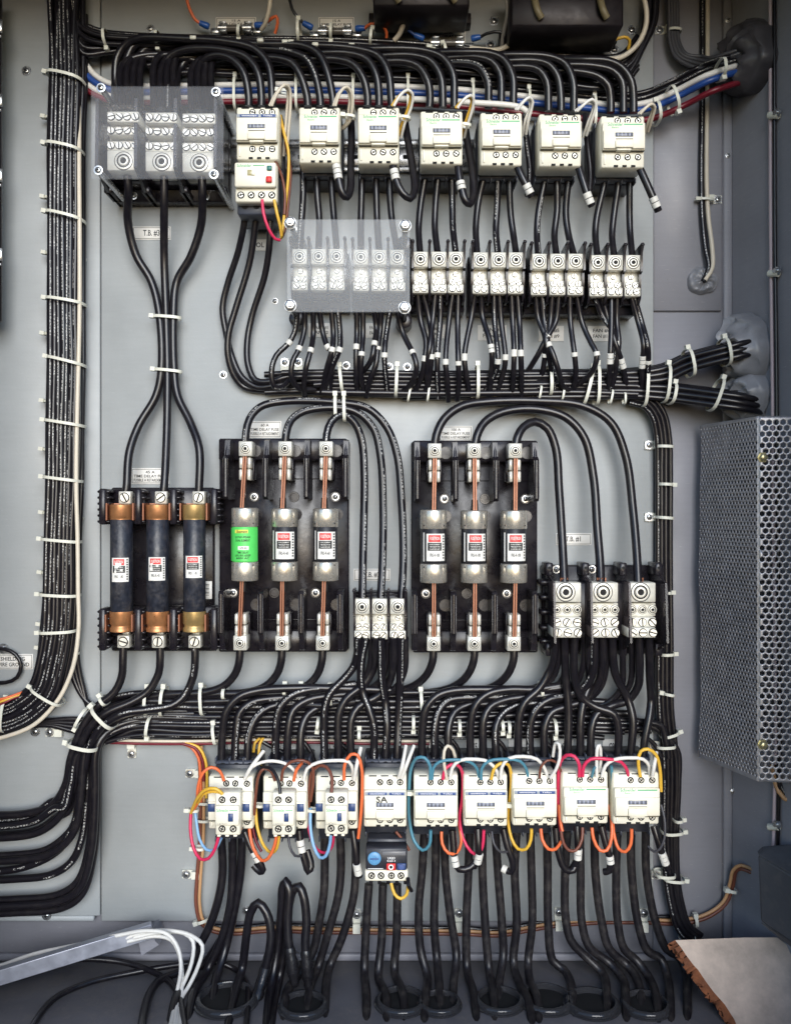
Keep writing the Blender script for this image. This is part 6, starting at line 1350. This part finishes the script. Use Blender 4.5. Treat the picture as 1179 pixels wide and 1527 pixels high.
# ---- perforated guard on the right
def perf(P00, P10, P01, pitch, hole, name, t, flip=False):
    """sheet from corner P00 along P10 and P01 with a triangular grid of hexagonal holes"""
    P00, P10, P01 = Vector(P00), Vector(P10), Vector(P01); ex = (P10-P00); ey = (P01-P00); lx, ly = ex.length, ey.length; ex.normalize(); ey.normalize()
    m = M(); vs = []; fs = []; dy = pitch*.866; R_ = pitch/math.sqrt(3); key = {}
    def V(x, y):
        x = min(max(x, 0), lx); y = min(max(y, 0), ly)
        k_ = (round(x, 2), round(y, 2))
        if k_ not in key: key[k_] = len(vs); q_ = P00+ex*x+ey*y; wv = 1.6*math.sin(y*.021+.6)+.8*math.sin(y*.05+x*.03); vs.append(q_+Vector((wv*(1-x/lx)*.8 if name == 'left_face' else 0, 0, wv*.5*math.sin(PI*x/lx))))
        return key[k_]
    row = 0; y = R_*.2
    while y < ly+R_:
        x = pitch*.5*(row % 2)
        while x < lx+pitch*.5:
            o = [V(x+R_*math.sin(PI/3*i), y+R_*math.cos(PI/3*i)) for i in range(6)]
            inside = hole < x < lx-hole*.6 and hole < y < ly-hole
            if inside:
                q = [V(x+hole*math.sin(PI/3*i), y+hole*math.cos(PI/3*i)) for i in range(6)]
                for i in range(6): fs.append([o[i], o[(i+1) % 6], q[(i+1) % 6], q[i]])
            else:
                oo = []
                for k_ in o:
                    if k_ not in oo: oo.append(k_)
                if len(oo) > 2: fs.append(oo)
            x += pitch
        y += dy; row += 1
    m.add(vs, fs, GALV); o = t.part(m, name)
    md = o.modifiers.new('thickness', 'SOLIDIFY'); md.thickness = .0011; md.offset = -1 if flip else 1
    return o
gt = Thing('perforated_guard', 'perforated galvanised heater guard on the right side wall', 'guard', (1080, 1100, 60))
A0 = Vector(F(1044, 650, 16)); A1 = Vector(F(1051, 1120, 16)); Bt = Vector(F(1130, 621, 132)); Bb = Vector(F(1130, 1165, 132))
vT, vB = Bt.y, Bb.y
A0.y = F(0, 648, 16)[1]; 
perf((A0.x, vT, 16), (Bt.x, vT, 132), (A0.x, vB, 16), 6.6, 2.65, 'left_face', gt)
perf((Bt.x, vT, 132), (1180, vT, 150), (Bt.x, vB, 132), 8.8, 3.55, 'front_face', gt)
m = M(); m.tube([(Bt.x, vT, 132), (Bt.x, vB, 132)], 1.1, GALV, 8, False); gt.part(m, 'bent_edge')
for y in (682, 1110):
    m = M(); c = Vector(F(1136, y, 134)); m.lathe((c.x, c.y, 134), [(0, 7.5), (1, 7.5), (1, 5.5), (6, 5.2), (7, 4.2), (7, .01)], mat('yellow_zinc', (.55, .50, .30), .35, .8), 'h', 6, smooth=False); gt.part(m, 'hex_bolt')
ht = Thing('heater', 'dark ribbed strip heater inside the perforated guard', 'heater', (1105, 900, 60))
m = M(); m.box(1070, 1104, vT+30, vB-40, 34, 84, BOXM, 3); ht.part(m, 'body')
m = M()
for i in range(34):
    vv = vT+40+i*(vB-vT-90)/33; m.box(1064, 1110, vv, vv+2.2, 28, 92, GALV, .6)
f_ = ht.part(m, 'fins')
for i, (x, mt_) in enumerate(((1160, TAN), (1170, BLK))):
    cable([(1085+i*8, F(0, 1150, 70)[1], 70) and (1150+i*6, 1140, 90), (1156+i*6, 1170, 92), (1168+i*8, 1190, 100), (1196, 1200, 104)], 7, mt_, ('tan', 'black')[i]+' lead coming out below the perforated guard', 'heater leads')
# ---- dark box and torn board, lower right
bt = Thing('control_box', 'dark grey enamel box reaching in at the lower right edge', 'box', (1120, 1400, 60))
def quadbox(t, name, F4, depthvec, mt_):
    a = [Vector(p) for p in F4]; b = [p+Vector(depthvec) for p in a]; m = M()
    m.add(a+b, [[0, 1, 2, 3], [7, 6, 5, 4], [0, 4, 5, 1], [1, 5, 6, 2], [2, 6, 7, 3], [3, 7, 4, 0]], mt_); o = t.part(m, name)
    bv = o.modifiers.new('bevel', 'BEVEL'); bv.width = .003; bv.segments = 3; return o
quadbox(bt, 'body', [F(1128, 1274, 120), F(1132, 1374, 120), F(1225, 1440, 190), F(1225, 1330, 190)], (40, 0, -30), BOXM)
quadbox(bt, 'lid', [F(1126, 1270, 112), F(1128, 1276, 124), F(1225, 1334, 196), F(1225, 1262, 150)], (10, -6, -6), BOXM)
quadbox(bt, 'flange', [F(1134, 1374, 122), F(1148, 1386, 126), F(1225, 1446, 192), F(1225, 1432, 192)], (0, 3, -4), BOXM)
bd = Thing('insulation_board', 'pale board with a torn orange edge lying at the lower right corner', 'board', (1080, 1460, 120))
R_ = random.Random(5)
edge = [(1006, 1402, 90), (1014, 1412, 98), (1022, 1424, 104), (1034, 1440, 112), (1040, 1446, 118), (1052, 1464, 128), (1064, 1480, 136), (1080, 1498, 146), (1094, 1520, 158), (1104, 1545, 170)]
back = [(1230, 1545, 176), (1230, 1452, 130), (1158, 1398, 96), (1110, 1398, 92)]
def clampfl(p): return F(*p)
top = [Vector(F(*p)) for p in edge+back]
m = M(); n_ = len(top); th = Vector((3, 10, -14)); bot = [p+Vector((4, 13, -4)) for p in top]
m.add(top+bot, [list(range(n_))], FOAM); m.add(bot, [list(range(n_-1, -1, -1))], FOAM); bd.part(m, 'board_sheet')
m = M(); vs = []; fs = []
E = []
for i in range(len(edge)-1):
    for k in range(6): E.append(Vector(F(*edge[i])).lerp(Vector(F(*edge[i+1])), k/6))
for i, p in enumerate(E):
    for j in range(5):
        t_ = j/4; rr = R_.uniform(-3.2, 3.2)*(0 if j == 0 else 1)
        vs.append(p+Vector((-2-9*math.sin(t_*PI)*R_.uniform(.3, 1.2) if j else 0, 14*t_+rr*.5, -8*t_+rr)))
for i in range(len(E)-1):
    for j in range(4): fs.append([i*5+j, (i+1)*5+j, (i+1)*5+j+1, i*5+j+1])
m.add(vs, fs, RUST); bd.part(m, 'torn_edge', None)
cable([(1030, 1430, 70), (1044, 1462, 90), (1056, 1480, 100), (1075, 1500, 108)], 12, GRYC, 'grey cable end under the torn board', 'heater leads')
# ---- lower left: metal bar, white wires, screws
br = Thing('metal_bar', 'silver square bar lying diagonally across the lower left corner', 'bar', (110, 1420, 90))
a = Vector(F(-60, 1474, 120)); b = Vector(F(228, 1386, 44)); d = (b-a).normalized(); sd = d.cross(Vector((0, 0, 1))).normalized(); up = sd.cross(d).normalized()
m = M(); vs = [q+sd*(s1*10.5)+up*(s2*7) for q in (a, b) for s1 in (-1, 1) for s2 in (-1, 1)]
m.add(vs, [[0, 1, 3, 2], [4, 6, 7, 5], [0, 4, 5, 1], [2, 3, 7, 6], [0, 2, 6, 4], [1, 5, 7, 3]], mat('brushed_bar', (.36, .37, .42), .4, .5, .12, 60)); o_ = br.part(m, 'bar')
bv = o_.modifiers.new('bevel', 'BEVEL'); bv.width = .0008; bv.segments = 2
bk = Thing('support_bracket', 'small grey bracket under the end of the silver bar', 'bracket', (225, 1410, 20))
m = M(); m.prism([F(p[0], p[1], 20)[:2] for p in ((208, 1392), (232, 1380), (234, 1398), (240, 1404), (214, 1420), (210, 1400))], -14, 30, WALL_DIM); bk.part(m, 'plate')
G = 'white wires at the lower left'
for i, P in enumerate([[(-40, 1450), (0, 1440), (50, 1423), (120, 1408), (180, 1394), (220, 1388), (250, 1393), (266, 1415), (270, 1445), (264, 1480), (255, 1515)],
        [(180, 1402), (215, 1390), (255, 1388), (285, 1395), (302, 1410), (296, 1440), (282, 1470), (270, 1490), (266, 1540)], [(200, 1398), (240, 1390), (275, 1392), (288, 1404), (286, 1435), (276, 1462), (268, 1480), (262, 1515)], [(190, 1404), (230, 1396), (256, 1402), (268, 1425), (272, 1455), (270, 1490), (272, 1515)]]):
    P[-1] = (P[-1][0]-3, 1540)
    P = z(P, [60, 56, 60, 70, 76, 90, 100]); P = [(x, y, max(h_, (D*(1-(1438-CY)/(y-CY)) if y > 1438 else 0)+8)) for x, y, h_ in P]
    cable(P, 6, WHT, 'white wire hanging in a loop off the silver bar, %s' % ORD[i], G)
for i, P in enumerate([[(-30, 1424+40), (30, 1452), (80, 1436), (130, 1430), (190, 1436), (240, 1455), (262, 1475), (280, 1550)], [(30, 1560), (80, 1490), (130, 1466), (200, 1450), (270, 1438), (320, 1434), (352, 1446), (368, 1466), (366, 1550)], [(206, 1560), (222, 1485), (238, 1462), (262, 1452), (300, 1440), (330, 1400)]]):
    q = [(x, y, max(20, (D*(1-(1438-CY)/(y-CY)) if y > 1438 else 0)+7)) for x, y in P]
    cable(q, 9 if i != 2 else 12, BLK, 'black cable lying loose on the floor at the lower left, %s' % ORD[i], 'loose cables on the floor')
G = 'shield ground fittings'
cable([(-10, 968, 10), (8, 968, 12), (24, 976, 12), (32, 992, 12), (26, 1010, 12), (8, 1018, 10), (-20, 1016, 8)], 6, BLK, 'black wire with ring lug looping over the shield ground label', 'shield ground wire')
panel_screw(5, 967, 6, 'screw holding the ring lug above the shield ground label', 5)
# dark strip with bright clips at the left edge
es = Thing('edge_strip', 'dark strip with small bright clips along the upper left edge', 'strip', F(0, 250, 40))
m = M(); a = F(-40, -20, 60); b = F(4, 480, 60); m.box(a[0]-20, b[0]-4, a[1], b[1], 48, 60, BAKE, 3); es.part(m, 'body')
for i, y in enumerate((40, 150, 262, 380)):
    m = M(); c = F(2, y, 60); m.box(c[0]-6, c[0]+3, c[1]-9, c[1]+9, 60, 64, STEEL, 1); m.box(c[0]-4, c[0]+1, c[1]+12, c[1]+16, 60, 63, STEEL, 1); es.part(m, 'clip')
# ---- top components: transformers, small fuse clips, wires
for i, (x0, x1, y1) in enumerate(((556, 700, 8), (762, 930, 38))):
    a = F(x0, -40, 90); b = F(x1, y1, 90); t = Thing('transformer', 'dark transformer cut off by the top edge, %s one' % ('left', 'right')[i], 'transformer', (a[0], b[1], 0))
    m = M(); m.box(a[0], b[0], a[1], b[1], 18, 88, mat('dark_laminations', (.014, .010, .013), .45, .3, .2, 60), 3)
    m.box(a[0]-8, b[0]+8, b[1]-30, b[1]-14, 0, 20, mat('dark_laminations', (0, 0, 0)), 1); t.part(m, 'core')
    m = M()
    for fx in (.2, .78):
        c = F(x0+(x1-x0)*fx, y1-12 if i else y1-6, 90); m.tube([(c[0], c[1]-30, 90), (c[0]+4, c[1]-6, 96), (c[0]+10, c[1]+2, 92)], 5, mat('tape_amber', (.16, .13, .07), .5), 8); t.part(m, 'winding_lead'); m = M()
for i, (x, y) in enumerate([(351, 40), (500, 45), (668, 62), (847, 65)]):
    c = F(x, y, 26); t = Thing('small_fuse_block', 'small fuse in a clip block at the top, %s of four' % ORD[i], 'fuse block', (c[0], c[1], 0), 'small fuse clip blocks')
    m = M(); m.box(c[0]-25, c[0]+25, c[1]-7, c[1]+8, 0, 14, BAKE, 1.5); t.part(m, 'base')
    m = M(); m.lathe((c[0], c[1], 22), [(-16, 5), (16, 5)], mat('glass_fuse_body', (.10, .09, .08), .2), 'u', 14); t.part(m, 'fuse_tube')
    for s1 in (-1, 1):
        m = M(); m.lathe((c[0]+s1*18, c[1], 22), [(-7, 5.6), (5, 5.6)], STEEL, 'u', 14); m.box(c[0]+s1*18-5, c[0]+s1*18+5, c[1]-7.5, c[1]-5.5, 12, 28, STEEL, .5); m.box(c[0]+s1*18-5, c[0]+s1*18+5, c[1]+5.5, c[1]+7.5, 12, 28, STEEL, .5)
        m.box(min(c[0]+s1*24, c[0]+s1*38), max(c[0]+s1*24, c[0]+s1*38), c[1]-3.5, c[1]+3.5, 14, 16.5, STEEL, .4); t.part(m, 'clip')
def spade(x, y, dx, dy, mt_, P, label):
    a = Vector(F(x, y, 22)); b = Vector(F(x+dx, y+dy, 24)); t = Thing('spade_lead', label, 'wire', tuple(a), 'blue spade connector leads at the top')
    m = M(); m.tube([a, a.lerp(b, .15), a.lerp(b, .5), b], 4.2, mat('blue_sleeve', (.02, .09, .36), .35), 10, False, rads=[3.6, 4.8, 4.6, 3.8]); t.part(m, 'blue_sleeve')
    m = M(); m.tube([b]+[Vector(F(*p)) for p in P], 2.3, mt_, 8, True); t.part(m, 'lead')
spade(312, 40, -14, -6, ORG, [(292, 30, 26), (284, 16, 30), (276, -10, 34)], 'blue spade connector with orange lead, leftmost of the top row')
spade(380, 38, 13, -1, ORG, [(402, 30, 30), (412, 24, 34), (414, 34, 30), (410, 50, 22)], 'blue spade connector with orange lead left of the second small fuse')
spade(466, 42, -14, -8, BLK, [(444, 26, 28), (436, 14, 30), (430, -10, 32)], 'blue spade connector with black lead left of the second small fuse')
spade(530, 43, 14, -1, ORG, [(552, 36, 30), (570, 38, 34), (576, 48, 28), (576, 56, 22)], 'blue spade connector with orange lead right of the second small fuse')
spade(632, 58, -14, -6, BLUE, [(608, 44, 26), (600, 32, 28), (592, 16, 30)], 'blue spade connector with blue lead left of the third small fuse')
spade(702, 58, 14, -3, BLK, [(726, 50, 30), (746, 48, 34), (752, 58, 30), (752, 70, 22)], 'blue spade connector with black lead right of the third small fuse')
spade(816, 60, -14, -6, BLK, [(798, 44, 28), (794, 30, 30), (790, 10, 32)], 'blue spade connector with black lead left of the fourth small fuse')
spade(882, 68, 16, -1, YEL, [(910, 62, 30), (930, 55, 34), (938, 60, 30), (936, 74, 22)], 'blue spade connector with yellow lead right of the fourth small fuse')
G = 'thick cream leads looping at the top'
cable([(590, -20, 60), (600, 10, 56), (602, 30, 44), (596, 50, 30), (588, 60, 22)], 7.5, CREAMC, 'thick cream lead looping down between the transformers, left one', G)
cable([(768, -20, 60), (774, 12, 56), (774, 40, 46), (764, 62, 36), (744, 74, 28), (700, 72, 22)], 7.5, CREAMC, 'thick cream lead looping down in the middle of the top', G)
cable([(955, -20, 60), (963, 15, 56), (962, 40, 50), (950, 66, 42), (925, 86, 34), (890, 88, 26), (840, 85, 22)], 7.5, CREAMC, 'thick cream lead looping beside the right transformer', G)
cable([(404, -20, 50), (402, 10, 46), (396, 34, 34), (390, 44, 24)], 6.5, CREAMC, 'cream lead at the top above the second tie', G)
cable([(752, -20, 60), (756, 20, 52), (750, 50, 34), (748, 70, 22)], 6, mat('grey_lead', (.3, .28, .26), .45), 'grey lead at the top beside the right transformer', G)
for i, (x, y) in enumerate([(731, 67), (736, 32), (915, 74), (913, 46), (398, 32), (556, 32), (941, 45), (962, 186), (430, 333-100)]):
    if i == 8: x, y = 510, 233
    panel_screw(x, y, 0 if x < 960 or True else -15, 'bright screw on the panel %s' % ['below the middle cream lead', 'left of the right transformer', 'under the right transformer', 'at the foot of the right transformer', 'beside the second orange lead', 'beside the third orange lead', 'behind the right cream lead', 'right of the last upper contactor', 'in the mounting rail right of the second upper contactor'][i], 5)
# bolts on the back wall seam
for i, (x, y) in enumerate([(1084, 30), (1085, 232), (1086, 478), (1092, 1180)]): panel_screw(x, y, -12, 'seam screw on the right of the back wall, %s from the top' % ORD[i], 3)
# ================================================================ camera, light, world
cam = bpy.data.cameras.new('camera'); co = bpy.data.objects.new('camera', cam); COL.objects.link(co); SC.camera = co
co.location = (0, -D*S, 0); co.rotation_euler = (PI/2, 0, 0); cam.sensor_fit = 'VERTICAL'; cam.sensor_height = 24; cam.lens = 24*D/1527; cam.clip_start = .02; cam.clip_end = 50
w_ = bpy.data.worlds.new('World'); SC.world = w_; w_.use_nodes = True; nt = w_.node_tree; bg = nt.nodes['Background']
sky = nt.nodes.new('ShaderNodeTexSky'); sky.sky_type = 'NISHITA'; sky.sun_disc = False; sky.ozone_density = 3.2; sky.dust_density = .2
EL, AZ = math.radians(16), math.radians(172)
sky.sun_elevation = EL; sky.sun_rotation = AZ
nt.links.new(sky.outputs[0], bg.inputs[0]); bg.inputs[1].default_value = .15
sun = bpy.data.lights.new('sun', 'SUN'); sun.energy = 2.6; sun.angle = math.radians(40); sun.color = (1, .985, .965)
so = bpy.data.objects.new('sun', sun); COL.objects.link(so)
dv = Vector((math.sin(AZ)*math.cos(EL), math.cos(AZ)*math.cos(EL), math.sin(EL)))  # from in front, a little to the right
so.rotation_euler = dv.to_track_quat('Z', 'Y').to_euler()
SC.view_settings.view_transform = 'Standard'; SC.view_settings.look = 'None'; SC.view_settings.gamma = 1; SC.view_settings.exposure = .5
SC.render.engine = 'CYCLES'
SC.cycles.max_bounces = 8; SC.cycles.transparent_max_bounces = 24
